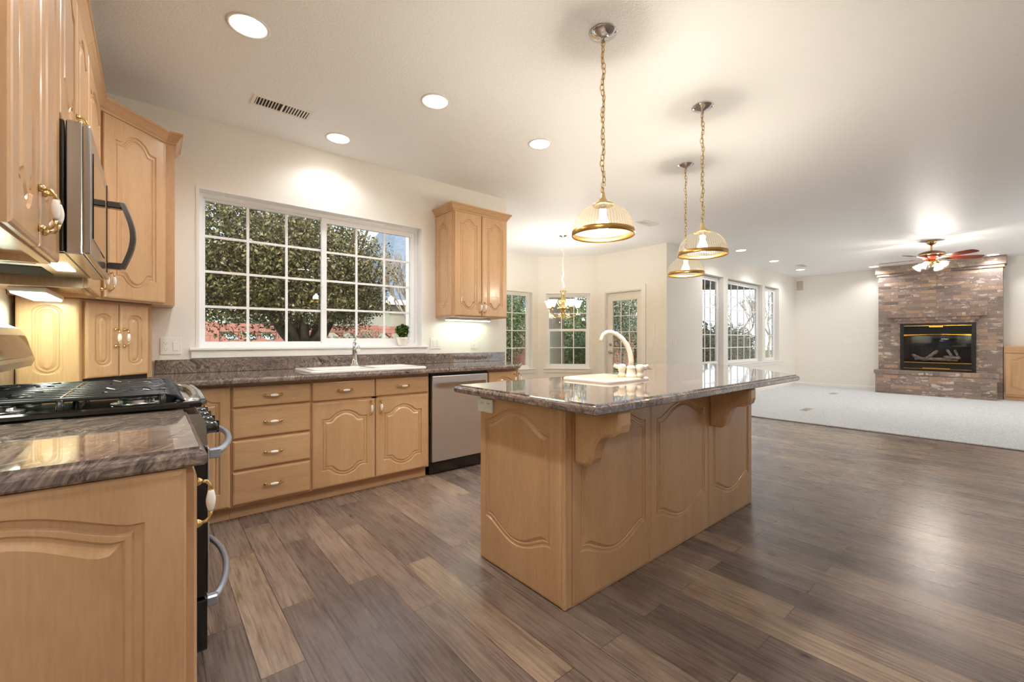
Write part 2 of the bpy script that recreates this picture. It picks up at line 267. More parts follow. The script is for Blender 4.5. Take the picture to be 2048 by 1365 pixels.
# ------------------------------------------------------------------ mesh helpers
class B:
    def __init__(s): s.bm = bmesh.new(); s.mi = 0; s.extra = []
    def _f(s, f):
        f.material_index = s.mi; return f
    def box(s, x0, y0, z0, x1, y1, z1, bev=0, seg=1):
        if x0 > x1: x0, x1 = x1, x0
        if y0 > y1: y0, y1 = y1, y0
        if z0 > z1: z0, z1 = z1, z0
        v = [s.bm.verts.new(p) for p in ((x0,y0,z0),(x1,y0,z0),(x1,y1,z0),(x0,y1,z0),(x0,y0,z1),(x1,y0,z1),(x1,y1,z1),(x0,y1,z1))]
        fs = [s._f(s.bm.faces.new([v[i] for i in q])) for q in ((3,2,1,0),(4,5,6,7),(0,1,5,4),(1,2,6,5),(2,3,7,6),(3,0,4,7))]
        if bev > 0:
            es = list({e for f in fs for e in f.edges})
            r = bmesh.ops.bevel(s.bm, geom=es, offset=bev, segments=seg, affect='EDGES', profile=.6)
            for f in r['faces']: f.material_index = s.mi
        return s
    def rings(s, loops, close=True, cap0=False, cap1=False, smooth=False):
        rows = [[s.bm.verts.new(p) for p in L] for L in loops]; n = len(rows[0])
        for a, b in zip(rows, rows[1:]):
            for i in range(n if close else n - 1):
                j = (i + 1) % n
                f = s._f(s.bm.faces.new((a[i], a[j], b[j], b[i]))); f.smooth = smooth
        if cap0: s._f(s.bm.faces.new(rows[0][::-1]))
        if cap1: s._f(s.bm.faces.new(rows[-1]))
        return rows
    def lathe(s, prof, c=(0, 0, 0), n=24, axis='z', rib=0, ribn=0, smooth=True, caps=True):
        loops = []
        for r, h in prof:
            L = []
            for i in range(n):
                a = 2 * PI * i / n; rr = r * (1 + (rib * math.cos(ribn * a) if rib else 0)); x, y = rr * math.cos(a), rr * math.sin(a)
                q = {'z': (x, y, h), 'y': (x, h, y), 'x': (h, x, y)}[axis]
                L.append((c[0] + q[0], c[1] + q[1], c[2] + q[2]))
            loops.append(L)
        s.rings(loops, True, caps and prof[0][0] > 1e-5, caps and prof[-1][0] > 1e-5, smooth); return s
    def cyl(s, c, r, h, axis='z', n=20, smooth=True): return s.lathe([(r, 0), (r, h)], c, n, axis, smooth=smooth)
    def sphere(s, c, r, n=16, sz=1.0):
        return s.lathe([(max(1e-4, r * math.sin(PI * k / 10)), -r * sz * math.cos(PI * k / 10)) for k in range(11)], c, n)
    def tube(s, pts, r, n=8, closed=False, cap=True):
        pts = [Vector(p) for p in pts]; k = len(pts); rs = r if isinstance(r, (list, tuple)) else [r] * k; loops = []; up = None
        for i, p in enumerate(pts):
            if closed: d = pts[(i + 1) % k] - pts[i - 1]
            else: d = pts[min(i + 1, k - 1)] - pts[max(i - 1, 0)]
            d.normalize()
            if up is None:
                up = Vector((0, 0, 1)) if abs(d.z) < .9 else Vector((1, 0, 0))
            u = (up - d * up.dot(d)).normalized(); v = d.cross(u); up = u
            loops.append([tuple(p + (u * math.cos(2 * PI * j / n) + v * math.sin(2 * PI * j / n)) * rs[i]) for j in range(n)])
        if closed: loops.append(loops[0])
        s.rings(loops, True, cap and not closed, cap and not closed, True); return s
    def prism(s, poly, z0, z1, prof=None, holes=()):
        """poly ccw (x,y). prof: list of (inset, z) from bottom to top."""
        prof = prof or [(0, z0), (0, z1)]
        loops = [[(x, y, z) for x, y in inset(poly, d)] for d, z in prof]
        rows = s.rings(loops)
        hr = [s.rings([[(x, y, prof[-1][1]) for x, y in h], [(x, y, prof[0][1]) for x, y in h]]) for h in holes]
        s._fill([rows[-1]] + [h[0] for h in hr]); s._fill([rows[0]] + [h[1] for h in hr]); return s
    def _fill(s, loops):
        es = []
        for L in loops:
            for i in range(len(L)):
                a, b = L[i], L[(i + 1) % len(L)]
                e = s.bm.edges.get((a, b)) or s.bm.edges.new((a, b)); es.append(e)
        r = bmesh.ops.triangle_fill(s.bm, use_beauty=True, edges=es)
        for g in r['geom']:
            if isinstance(g, bmesh.types.BMFace): g.material_index = s.mi
    def build(s, name, mats, parent=None, world=False, smooth=None, normals=True):
        if normals: bmesh.ops.recalc_face_normals(s.bm, faces=s.bm.faces)
        if world and parent is not None:
            p = parent
            while p.parent: p = p.parent
            s.bm.transform((Matrix.Translation(p.location) @ Matrix.Rotation(p.rotation_euler[2], 4, 'Z')).inverted())
        me = bpy.data.meshes.new(name)
        if s.extra:
            V = np.concatenate(s.extra)
            if world and parent is not None: V = V - np.array(p.location)
            me.from_pydata([], [], []); me.vertices.add(len(V)); me.vertices.foreach_set('co', V.astype(np.float32).ravel()); k_ = len(V) // 4
            me.loops.add(len(V)); me.loops.foreach_set('vertex_index', np.arange(len(V), dtype=np.int32)); me.polygons.add(k_); me.polygons.foreach_set('loop_start', np.arange(0, len(V), 4, dtype=np.int32)); me.update(calc_edges=True)
        else: s.bm.to_mesh(me)
        s.bm.free()
        for m in (mats if isinstance(mats, (list, tuple)) else [mats]): me.materials.append(M[m] if isinstance(m, str) else m)
        o = bpy.data.objects.new(name, me); C.objects.link(o)
        if parent: o.parent = parent
        return o
def inset(poly, d):
    if abs(d) < 1e-9: return list(poly)
    n = len(poly); out = []
    for i in range(n):
        a, b, c = Vector(poly[i - 1]), Vector(poly[i]), Vector(poly[(i + 1) % n])
        e1, e2 = (b - a), (c - b)
        if e1.length < 1e-9 or e2.length < 1e-9: out.append(tuple(b)); continue
        e1.normalize(); e2.normalize(); n1 = Vector((-e1.y, e1.x)); n2 = Vector((-e2.y, e2.x)); m = n1 + n2
        if m.length < 1e-6: m = n1
        m.normalize(); k = max(.35, m.dot(n1)); out.append((b.x + m.x * d / k, b.y + m.y * d / k))
    return out
def rrect(x0, y0, x1, y1, r, n=6):
    o = []
    for cx, cy, a in ((x1 - r, y0 + r, -90), (x1 - r, y1 - r, 0), (x0 + r, y1 - r, 90), (x0 + r, y0 + r, 180)):
        for k in range(n + 1): t = R(a + 90 * k / n); o.append((cx + r * math.cos(t), cy + r * math.sin(t)))
    return o
def tag(o, label=None, cat=None, group=None, kind=None):
    if label: o['label'] = label
    if cat: o['category'] = cat
    if group: o['group'] = group
    if kind: o['kind'] = kind
    return o
def thing(name, label, cat, loc=(0, 0, 0), rz=0, group=None):
    o = bpy.data.objects.new(name, None); C.objects.link(o); o.location = loc; o.rotation_euler = (0, 0, rz); o.empty_display_size = .1
    return tag(o, label, cat, group)
def struct(o): o['kind'] = 'structure'; return o
def copy_tree(o, parent=None):
    c = o.copy(); C.objects.link(c)
    if parent: c.parent = parent
    for ch in [x for x in C.objects if x.parent == o]: copy_tree(ch, c)
    return c
def lamp(kind, loc, energy, color, parent=None, **kw):
    d = bpy.data.lights.new('lamp_light', kind); d.energy = energy; d.color = color
    for k, v in kw.items(): setattr(d, k, v)
    o = bpy.data.objects.new('lamp_light', d); C.objects.link(o)
    if parent: o.parent = parent
    o.location = loc; return o

# ------------------------------------------------------------------ room shell
XL, YW, H = -.54, 3.81, 2.745
XF = 12.60; YB = -4.2; YN = 6.03; XE = 3.10; XD = 6.50
def wall(name, p0, p1, out, openings=(), z0=0.0, z1=H + .1, th=.15, mat='wall'):
    """wall along p0->p1; out = unit vector to the outside; openings (s0,s1,z0,z1)."""
    p0, p1 = Vector(p0), Vector(p1); d = (p1 - p0); L = d.length; d.normalize(); out = Vector(out)
    b = B()
    def blk(s0, s1, a, c):
        if s1 - s0 < 1e-4 or c - a < 1e-4: return
        q = [p0 + d * s0, p0 + d * s1, p0 + d * s1 + out * th, p0 + d * s0 + out * th]
        b.rings([[(v.x, v.y, a) for v in q], [(v.x, v.y, c) for v in q]], True, True, True)
    cur = 0
    for s0, s1, a, c in sorted(openings):
        blk(cur, s0, z0, z1); blk(s0, s1, z0, a); blk(s0, s1, c, z1); cur = s1
    blk(cur, L, z0, z1)
    return struct(b.build(name, mat))
# floor and ceiling outlines
b = B(); b.box(XL - .2, YB - .2, -.1, XF + .2, 6.3, 0); struct(b.build('floor', 'planks'))
XC = 6.89
b = B(); b.box(XC, YB, .001, XF, YW, .018, .006); struct(b.build('floor_carpet', 'carpet'))
b = B(); b.prism([(XL - .2, YB - .2), (XF + .2, YB - .2), (XF + .2, YW + .15), (XD + .15, YW + .15), (XD + .15, 5.30), (5.76, 6.18), (XE - .15, 6.18), (XE - .15, YW + .15), (XL - .2, YW + .15)], H, H + .12); struct(b.build('ceiling', 'ceil'))
KW = (.245, 2.05, 1.086, 2.253)             # kitchen window opening X0,X1,z0,z1
NW = (4.36, 5.56, .60, 2.06); DWN = (.128, .999, .60, 2.05)
GW = [(7.72, 8.56), (8.76, 10.49), (10.63, 11.49)]; GZ = (.66, 2.37)
DR = (4.28, 5.07, 0, 2.03)
wall('wall_left', (XL, YB), (XL, YW), (-1, 0))
wall('wall_window', (XL, YW), (XE, YW), (0, 1), [(KW[0] - XL, KW[1] - XL, KW[2], KW[3])])
wall('wall_nook_left', (XE, YW + .15), (XE, YN), (-1, 0))
wall('wall_nook_back', (XE, YN), (5.70, YN), (0, 1), [(NW[0] - XE, NW[1] - XE, NW[2], NW[3])])
wall('wall_nook_angled', (5.70, 6.03), (6.50, 5.23), (.7071, .7071), [DWN])
wall('wall_nook_right', (XD, 5.23), (XD, YW), (1, 0), [(5.23 - DR[1], 5.23 - DR[0], DR[2], DR[3])])
wall('wall_great_room', (XD + .15, YW), (XF, YW), (0, 1), [(a - XD - .15, c - XD - .15, *GZ) for a, c in GW])
wall('wall_far', (XF, YW + .15), (XF, YB), (1, 0))
wall('wall_rear', (XL, YB), (XF, YB), (0, -1), [(7.4 - XL, 9.7 - XL, .3, 2.3), (10.0 - XL, 12.3 - XL, .3, 2.3)])  # both openings added in the unseen wall to let in fill daylight
def baseboard(name, p0, p1, into):
    p0, p1, into = Vector(p0), Vector(p1), Vector(into)
    prof = [(.0, 0.0), (.014, 0.0), (.014, .07), (.010, .082), (.0, .086)]
    b = B(); L = []
    for p in (p0, p1): L.append([(p.x + into.x * d, p.y + into.y * d, z + .002) for d, z in prof])
    b.rings(L, True, True, True); struct(b.build(name, 'white'))
baseboard('baseboard_far', (XF, YW), (XF, 2.10), (-1, 0)); baseboard('baseboard_great_room', (XD, YW), (XF, YW), (0, -1))
baseboard('baseboard_nook_right', (XD, 4.19), (XD, YW), (-1, 0)); baseboard('baseboard_nook_right_far', (XD, 5.23), (XD, 5.16), (-1, 0))
baseboard('baseboard_nook_angled', (5.70, 6.03), (6.50, 5.23), (-.7071, -.7071)); baseboard('baseboard_nook_back', (XE, YN), (5.70, YN), (0, -1))

# ------------------------------------------------------------------ windows
def grid_part(b, x0, x1, z0, z1, cols, rows, y, t=.009):
    for i in range(1, cols): x = x0 + (x1 - x0) * i / cols; b.box(x - t, y - .006, z0, x + t, y + .006, z1)
    for k in range(1, rows): z = z0 + (z1 - z0) * k / rows; b.box(x0, y - .0065, z - t, x1, y + .0065, z + t)
def window(name, loc, rz, W, z0, z1, sashes, liner=True, stool=(.03, .03), recess=.085, apron=.065):
    """local x along the wall (seen from inside left to right), +y outwards."""
    t = thing(name, None, None, (loc[0], loc[1], 0), rz); t['kind'] = 'structure'
    f = .03
    if liner:
        b = B(); e = .004
        b.box(0, -e, z0, .018, recess, z1); b.box(W - .018, -e, z0, W, recess, z1); b.box(.018, -e, z1 - .018, W - .018, recess, z1); b.build('window_reveal', 'white', t)
    g = .019
    b = B(); b.box(g, recess, z0 + .006, g + f, recess + .06, z1 - g); b.box(W - g - f, recess, z0 + .006, W - g, recess + .06, z1 - g)
    b.box(g + f, recess, z0 + .006, W - g - f, recess + .06, z0 + .036); b.box(g + f, recess, z1 - g - f, W - g - f, recess + .06, z1 - g); b.build('window_frame', 'vinyl', t)
    ix0, ix1, iz0, iz1 = g + f, W - g - f, z0 + .036, z1 - g - f
    for (u0, u1, v0, v1, cols, rows, sw, dy) in sashes:
        X0, X1 = ix0 + (ix1 - ix0) * u0, ix0 + (ix1 - ix0) * u1; Z0, Z1 = iz0 + (iz1 - iz0) * v0, iz0 + (iz1 - iz0) * v1
        y = recess + .012 + dy; b = B()
        b.box(X0, y, Z0, X0 + sw, y + .03, Z1); b.box(X1 - sw, y, Z0, X1, y + .03, Z1); b.box(X0 + sw, y, Z0, X1 - sw, y + .03, Z0 + sw); b.box(X0 + sw, y, Z1 - sw, X1 - sw, y + .03, Z1)
        s = b.build('sash', 'vinyl', t)
        b = B(); grid_part(b, X0 + sw, X1 - sw, Z0 + sw, Z1 - sw, cols, rows, y + .015); b.build('muntin_grid', 'vinyl', s)
        b = B(); b.rings([[(X0 + sw, y + .022, Z0 + sw), (X1 - sw, y + .022, Z0 + sw), (X1 - sw, y + .022, Z1 - sw), (X0 + sw, y + .022, Z1 - sw)], [(X0 + sw, y + .025, Z0 + sw), (X1 - sw, y + .025, Z0 + sw), (X1 - sw, y + .025, Z1 - sw), (X0 + sw, y + .025, Z1 - sw)]], True, True, True); b.build('glass_pane', 'pane', s)
    if stool:
        e, pr = stool; b = B(); b.box(-e, -pr, z0 - .014, W + e, -.001, z0 + .006, .004); b.box(.001, -.001, z0 - .0, W - .001, recess, z0 + .006)
        b.build('window_stool', 'white', t)
        b = B(); b.box(-e + .01, -.016, z0 - .014 - apron, W + e - .01, -.001, z0 - .0145, .003); b.build('window_apron', 'white', t)
    return t
k = window('window_1', (KW[0], YW), 0, KW[1] - KW[0], KW[2], KW[3], [(0, .502, 0, 1, 3, 4, .014, .026), (.488, 1, 0, 1, 3, 4, .042, 0)], stool=(.04, .03), apron=.055)
b = B(); b.box(.875, .079, 1.60, .889, .097, 1.665, .004); b.build('window_latch', 'vinyl', k)
window('window_2', (NW[0], YN), 0, NW[1] - NW[0], NW[2], NW[3], [(0, 1, 0, 1, 3, 4, .03, 0)])
dl = Vector((5.70 + .7071 * DWN[0], 6.03 - .7071 * DWN[0])); window('window_3', dl, R(-45), DWN[1] - DWN[0], DWN[2], DWN[3], [(0, 1, .5, 1, 3, 2, .028, .026), (0, 1, 0, .53, 3, 2, .045, 0)])
for i, (a, c) in enumerate(GW):
    window(f'window_{4 + i}', (a, YW), 0, c - a, *GZ, [(0, 1, 0, 1, 5 if i == 1 else 3, 6, .035, 0)], stool=None, liner=False)
b = B(); b.box(GW[0][0] - .04, YW - .035, GZ[0] - .02, GW[2][1] + .05, YW - .001, GZ[0] + .004, .004); b.box(GW[0][0] - .03, YW - .016, GZ[0] - .09, GW[2][1] + .03, YW - .001, GZ[0] - .021, .003)
struct(b.build('trim_1', 'white'))
window('window_7', (9.7, YB), PI, 2.3, .3, 2.3, [(0, 1, 0, 1, 5, 5, .035, 0)], stool=None, liner=False)  # unseen window added for fill daylight, like the next one
window('window_8', (12.3, YB), PI, 2.3, .3, 2.3, [(0, 1, 0, 1, 5, 5, .035, 0)], stool=None, liner=False)
# door to the patio
dt = thing('door_1', None, None, (XD, 0, 0)); dt['kind'] = 'structure'
b = B(); y0, y1 = DR[0], DR[1]
for (a, c, za, zb) in ((y0 - .085, y0 + .004, 0.002, 2.11), (y1 - .004, y1 + .085, 0.002, 2.11), (y0 + .0041, y1 - .0041, 2.026, 2.11)):
    b.box(XD - .016, a, za, XD - .001, c, zb, .004)
b.build('door_casing', 'white', dt, True)
b = B(); b.box(XD, y0, 0.002, XD + .12, y0 + .018, 2.03); b.box(XD, y1 - .018, 0.002, XD + .12, y1, 2.03); b.box(XD, y0 + .018, 2.012, XD + .12, y1 - .018, 2.03); b.build('door_jamb', 'white', dt, True)
X0 = XD + .065; a, c = y0 + .020, y1 - .020; ga, gc, gz0, gz1 = y0 + .125, y1 - .125, .42, 1.88
b = B(); b.box(X0, a, .012, X0 + .044, ga, 2.008); b.box(X0, gc, .012, X0 + .044, c, 2.008); b.box(X0, ga, .012, X0 + .044, gc, gz0); b.box(X0, ga, gz1, X0 + .044, gc, 2.008)
for (p, q, r_, s_) in ((ga, ga + .012, gz0, gz1), (gc - .012, gc, gz0, gz1), (ga, gc, gz0, gz0 + .012), (ga, gc, gz1 - .012, gz1)): b.box(X0 - .006, p, r_, X0 + .03, q, s_)
slab = b.build('door_slab', 'door_white', dt, True)
b = B()
for i in (1, 2): y = ga + (gc - ga) * i / 3; b.box(X0 + .012, y - .007, gz0, X0 + .022, y + .007, gz1)
for i in range(1, 5): z = gz0 + (gz1 - gz0) * i / 5; b.box(X0 + .0115, ga, z - .007, X0 + .0225, gc, z + .007)
b.build('muntin_grid', 'vinyl', slab, True)
b = B(); b.box(X0 + .024, ga + .001, gz0 + .001, X0 + .028, gc - .001, gz1 - .001); b.build('glass_pane', 'pane', slab, True)
b = B(); b.lathe([(.028, 0), (.03, -.008), (.012, -.012), (.012, -.03)], (X0, c - .062, 1.06), 16, 'x'); b.build('deadbolt', 'nickel', slab, True)
b = B(); b.lathe([(.03, 0), (.03, -.008), (.012, -.012), (.012, -.045), (.014, -.055)], (X0, c - .062, .92), 16, 'x'); b.tube([(X0 - .05, c - .062, .92), (X0 - .055, c - .10, .922), (X0 - .052, c - .165, .915)], .009); b.build('door_handle', 'nickel', slab, True)

# ------------------------------------------------------------------ cabinet kit (local: x width, front towards -y, z up)
def outline(x0, x1, z0, z1, rt, rb, kind='ogee', n=44):
    def f(t, r):
        if kind == 'arc': return r * math.sin(PI * t) ** .8
        if kind == 'round': return r * math.sqrt(max(0, 1 - (2 * t - 1) ** 2))
        if kind == 'soft':
            u = min(1, max(0, (t - .05) / .9)); return r * (math.sin(PI * u) ** 1.25)
        u = min(1, max(0, (t - .10) / .80)); s_ = 1 - abs(2 * u - 1); sm = lambda v: v * v * (3 - 2 * v)
        return r * (.25 * sm(s_) + .75 * (1 - (1 - s_) ** 2) * sm(min(1, s_ * 2.2)))
    def ring(d):
        a, c = x0 + d, x1 - d
        pts = [(a + (c - a) * i / n, z0 + d - f(i / n, rb)) for i in range(n + 1)]
        return pts + [(c - (c - a) * i / n, z1 - d + f(i / n, rt)) for i in range(n + 1)]
    return ring
PROF = [(0, 0), (.003, .006), (.011, .007), (.014, .0035), (.020, .003), (.023, .0065), (.030, .0035), (.036, .0)]
def slab_geo(b, x0, x1, z0, z1, yf, th=.019, panel=None, edge=.006, prof=PROF):
    """a front with softened edges and, optionally, a carved raised panel. yf = y of the front face."""
    mp = lambda q, d: [(x, yf + d, z) for x, z in q]
    rect = [(x0, z0), (x1, z0), (x1, z1), (x0, z1)]
    rows = b.rings([mp(rect, th), mp(rect, edge), mp(inset(rect, .004), .002), mp(inset(rect, .012), 0)], True, True)
    if panel is None: b._f(b.bm.faces.new(rows[-1])); return
    pr = b.rings([mp(panel(d), k) for d, k in prof]); b._fill([rows[-1], pr[0]]); b._fill([pr[-1]])
_hm = {}
def handle_mesh(o_):
    if o_ in _hm: return _hm[o_]
    b = B(); P = lambda u, d, v=0: (v, -d, u) if o_ == 'v' else (u, -d, v)
    for s in (-1, 1):
        c = P(s * .048, 0); ax = 'y'
        b.lathe([(.0085, 0), (.010, -.003), (.0075, -.008), (.0045, -.012)], c, 12, ax)
        b.tube([P(s * .048, .008), P(s * .046, .020), P(s * .036, .027), P(s * .024, .028)], [.0038, .0042, .0032, .0050], 8)
    b.mi = 1; n = 12; L = []
    for k in range(9):
        u = -.024 + .048 * k / 8; r_ = .0055 + .0045 * math.sin(PI * k / 8); L.append([P(u, .028 + r_ * math.cos(2 * PI * j / n), r_ * math.sin(2 * PI * j / n)) for j in range(n)])
    b.rings(L, True, True, True, True)
    bmesh.ops.recalc_face_normals(b.bm, faces=b.bm.faces); me = bpy.data.meshes.new('handle'); b.bm.to_mesh(me); me.materials.append(M['brass']); me.materials.append(M['porcelain']); _hm[o_] = me; return me
def handle(parent, x, z, yf, o_='v'):
    h = bpy.data.objects.new('handle', handle_mesh(o_)); C.objects.link(h); h.parent = parent; h.location = (x, yf, z); return h
def door(parent, x0, x1, z0, z1, hx=None, hz=None, kind='ogee', m=.058, rise=None, yf=-.019, mat='maple', name='door', bot=True):
    wd = x1 - x0; rise = rise if rise is not None else min(.055, wd * .16); mm = min(m, wd * .24)
    p = outline(x0 + mm, x1 - mm, z0 + m + (rise if bot else 0), z1 - m - rise, rise, rise if bot else 0, kind)
    b = B(); slab_geo(b, x0, x1, z0, z1, yf, panel=p); d = b.build(name, mat, parent)
    if hx is not None: handle(d, hx, hz, yf)
    return d
def drawer(parent, x0, x1, z0, z1, yf=-.019):
    b = B(); slab_geo(b, x0, x1, z0, z1, yf, edge=.008); d = b.build('drawer', 'maple_h', parent); handle(d, (x0 + x1) / 2, (z0 + z1) / 2, yf, 'h'); return d
def carcass(parent, x0, x1, z0, z1, depth, toe=True, top=False, stiles=(), rails=(), name='cabinet_box', fs=.03, ends=.018):
    """hollow box with face frame; y from 0 (face) to depth"""
    b = B(); zb = z0
    b.box(x0, .019, zb, x0 + ends, depth, z1); b.box(x1 - ends, .019, zb, x1, depth, z1)
    b.box(x0 + ends, .019, zb, x1 - ends, depth, zb + .018); b.box(x0 + ends, depth - .01, zb + .018, x1 - ends, depth, z1)
    if top: b.box(x0 + ends, .019, z1 - .018, x1 - ends, depth - .01, z1)
    b.box(x0, 0, zb, x0 + fs, .019, z1); b.box(x1 - fs, 0, zb, x1, .019, z1)
    b.box(x0 + fs, 0, zb, x1 - fs, .019, zb + .03); b.box(x0 + fs, 0, z1 - .03, x1 - fs, .019, z1)
    for x in stiles: b.box(x - .02, 0, zb + .03, x + .02, .019, z1 - .03)
    for (z, xa, xb) in rails: b.box(max(xa, x0 + fs), 0, z - .015, min(xb, x1 - fs), .019, z + .015)
    o = b.build(name, 'maple', parent)
    if toe:
        b = B(); b.box(x0, .055, .002, x1, .070, z0); b.build('toe_kick', 'maple_h', parent)
    return o
def crown(parent, path, z0, pr=.042, hh=.068, mat='maple_h'):
    """crown moulding along an open path of (x,y) with outward normal to the right of travel"""
    prof = [(0, 0), (.006, 0), (.008, .012), (.014, .018), (.026, .038), (pr - .006, .052), (pr, .056), (pr, hh), (0, hh)]
    n = len(path); V = [Vector(p) for p in path]; L = []
    for i in range(n):
        nn = []
        if i > 0: d = (V[i] - V[i - 1]).normalized(); nn.append(Vector((d.y, -d.x)))
        if i < n - 1: d = (V[i + 1] - V[i]).normalized(); nn.append(Vector((d.y, -d.x)))
        m = sum(nn, Vector((0, 0))).normalized(); k = m.dot(nn[0]); L.append([(V[i].x + m.x * q / k, V[i].y + m.y * q / k, z0 + z) for q, z in prof])
    b = B(); b.rings(L, True, True, True); return b.build('crown_moulding', mat, parent)

YF = 3.215                                  # face plane of the base run under the window
ZB0, ZB1 = .09, .873
DEP = YW - .004 - YF
# --- base run, facing the room
t = thing('base_cabinet', 'maple base cabinet with one narrow door, between the range and the four drawers', 'cabinet', (-.50, YF, 0))
carcass(t, 0, .888 - .005, ZB0, ZB1, DEP, stiles=(.78,)); door(t, .50, .876, .10, .855, None, None, m=.05, rise=.04)
t = thing('drawer_cabinet', 'maple base cabinet with a stack of four drawers', 'cabinet', (.385, YF, 0)); wd = .468
carcass(t, 0, wd, ZB0, ZB1, DEP, rails=[(.716, 0, 1), (.515, 0, 1), (.317, 0, 1)])
for za, zb in ((.722, .852), (.523, .708), (.325, .507), (.104, .309)): drawer(t, .006, wd - .006, za, zb)
t = thing('sink_base_cabinet', 'maple sink base cabinet with two arched doors below two false drawers', 'cabinet', (.853, YF, 0)); wd = .925
carcass(t, 0, wd, ZB0, ZB1, DEP, stiles=(.46,), rails=[(.71, 0, 1)])
drawer(t, .008, .458, .717, .852); drawer(t, .464, wd - .012, .717, .852)
door(t, .008, .458, .100, .703, .458 - .035, .635, m=.062); door(t, .464, wd - .012, .100, .703, .464 + .035, .635, m=.062)
# dishwasher
t = thing('dishwasher', 'stainless steel dishwasher with a straight bar handle, under the worktop', 'dishwasher', (1.790, YF, 0)); wd = .596
b = B(); b.box(0, .03, .10, wd, .57, .868); b.build('dishwasher_tub', 'blackmat', t)
b = B(); b.box(.012, -.022, .12, wd - .01, .028, .845, .008, 2); dd = b.build('door', 'steel', t)
b = B(); pts = [(.055 + (wd - .11) * i / 14, -.048 - .012 * math.sin(PI * i / 14), .772) for i in range(15)]
L = [[(x, y - .008, z - .016), (x, y + .006, z - .018), (x, y + .006, z + .018), (x, y - .008, z + .016)] for x, y, z in pts]; b.rings(L, True, True, True)
for x in (.075, wd - .075): b.box(x - .012, -.045, .762, x + .012, -.0225, .782)
b.build('handle', 'steel_s', dd)
b = B(); b.box(.01, .03, .012, wd - .01, .045, .098); b.build('kick_plate', 'black', t)
b = B(); b.box(.0, -.004, .849, wd, .029, .868); b.build('dark_top_gap', 'blackmat', t)  # black strip stands in for the shaded gap between door and worktop
# angled end cabinet
t = thing('base_cabinet', 'maple base cabinet with clipped corner at the free end of the worktop, beside the dishwasher', 'cabinet', (2.390, YF, 0))
pl = [(0, 0), (.345, 0), (.50, .155), (.50, DEP), (0, DEP)]
b = B(); b.prism(pl, ZB0, ZB1); b.build('cabinet_box', 'maple', t)
b = B(); b.prism(inset(pl, .05), .002, ZB0); b.build('toe_kick', 'maple', t)
door(t, .006, .338, .100, .852, .338 - .03, .77, m=.055, kind='round', rise=.05)
dg = door(t, .006, .205, .100, .852, .035, .77, m=.05); dg.location = (.352, .005, 0); dg.rotation_euler = (0, 0, R(45))
# --- main worktop (L shape with the garage corner), granite with splash
CX = .095; CY = 3.130
poly = [(XL + .002, 2.595), (CX, 2.595), (CX, CY), (2.72, CY), (2.93, CY + .21), (2.93, YW - .002), (XL + .002, YW - .002)]
SK = (.85, 3.18, 1.75, 3.66)
PR = [(.006, .875), (0, .881), (0, .897), (.003, .904), (.010, .908), (.013, .909), (.014, .915)]
t = thing('worktop', 'dark granite L shaped worktop with splashback below the kitchen window', 'worktop', (CX, CY, .875))
b = B(); b.prism(poly, .875, .915, PR, holes=[rrect(SK[0] + .03, SK[1] + .03, SK[2] - .03, SK[3] - .09, .05)]); b.build('worktop_slab', 'granite', t, True)
b = B(); b.box(0.018, YW - .022, .9155, 3.065, YW - .002, 1.012, .002); b.build('splashback', 'granite', t, True)
b = B(); b.box(XL + .002, 2.596, .9155, XL + .022, 3.20, 1.012, .002); b.build('splashback', 'granite', t, True)
# near worktop
t = thing('worktop', 'dark granite worktop on the cabinet in front of the range', 'worktop', (CX, 1.158, .875))
b = B(); b.prism([(XL + .002, 1.158), (CX, 1.158), (CX, 1.829), (XL + .002, 1.829)], .875, .915, PR); b.build('worktop_slab', 'granite', t, True)
b = B(); b.box(XL + .002, 1.16, .9155, XL + .022, 1.829, 1.012, .002); b.build('splashback', 'granite', t, True)
# near base cabinet, faces +X
t = thing('base_cabinet', 'maple base cabinet with a carved end panel, nearest to the camera', 'cabinet', (.060, 1.185, 0), R(90)); wd = .64
carcass(t, .0, wd, ZB0, ZB1, .594); door(t, .008, wd - .008, .10, .855, .04, .775, m=.06)
b = B(); q = outline(XL + .10, -.010, .16, .775, .055, .055, 'soft')
slab_geo(b, XL + .006, .058, .004, .872, 1.165, .0195, panel=q, prof=[(d * 1.5, k * 1.2) for d, k in PROF]); b.build('end_panel', 'maple', t, True)

# ------------------------------------------------------------------ sinks and taps
def sink(name, label, x0, y0, x1, y1, z, deck, mat, loc, bowls):
    t = thing(name, label, 'sink', loc)
    hs = [rrect(*q, .045, 5) for q in bowls]
    b = B(); b.prism(rrect(x0, y0, x1, y1, .03, 5), z, z + .016, [(0, z), (0, z + .008), (.004, z + .014), (.012, z + .017)], holes=hs); b.build('rim', mat, t, True)
    for h in hs:
        b = B(); b.rings([[(x, y, z + .012) for x, y in inset(h, .0005)], [(x, y, z - .03) for x, y in inset(h, .004)], [(x, y, z - .13) for x, y in inset(h, .02)], [(x, y, z - .15) for x, y in inset(h, .04)]], True, False, True, True)
        cx_ = sum(x for x, y in h) / len(h); cy_ = sum(y for x, y in h) / len(h); b.mi = 1; b.lathe([(.0001, .002), (.03, .003), (.035, 0)], (cx_, cy_, z - .1495), 16); b.build('bowl', [mat, 'chrome'], t, True, normals=False)
    return t
sink('kitchen_sink', 'white double bowl drop-in sink under the kitchen window', *SK, .9155, .09, 'sinkwhite', (1.33, 3.4, .915), [(SK[0] + .05, SK[1] + .05, 1.31, SK[3] - .11), (1.35, SK[1] + .05, SK[2] - .05, SK[3] - .11)])
t = thing('sink_tap', 'chrome single lever tap behind the white sink', 'tap', (1.305, 3.615, .9325))
b = B(); b.lathe([(.036, 0), (.034, .006), (.024, .02), (.020, .06), (.022, .13), (.024, .165), (.016, .185), (.003, .19)], (0, 0, 0), 20)
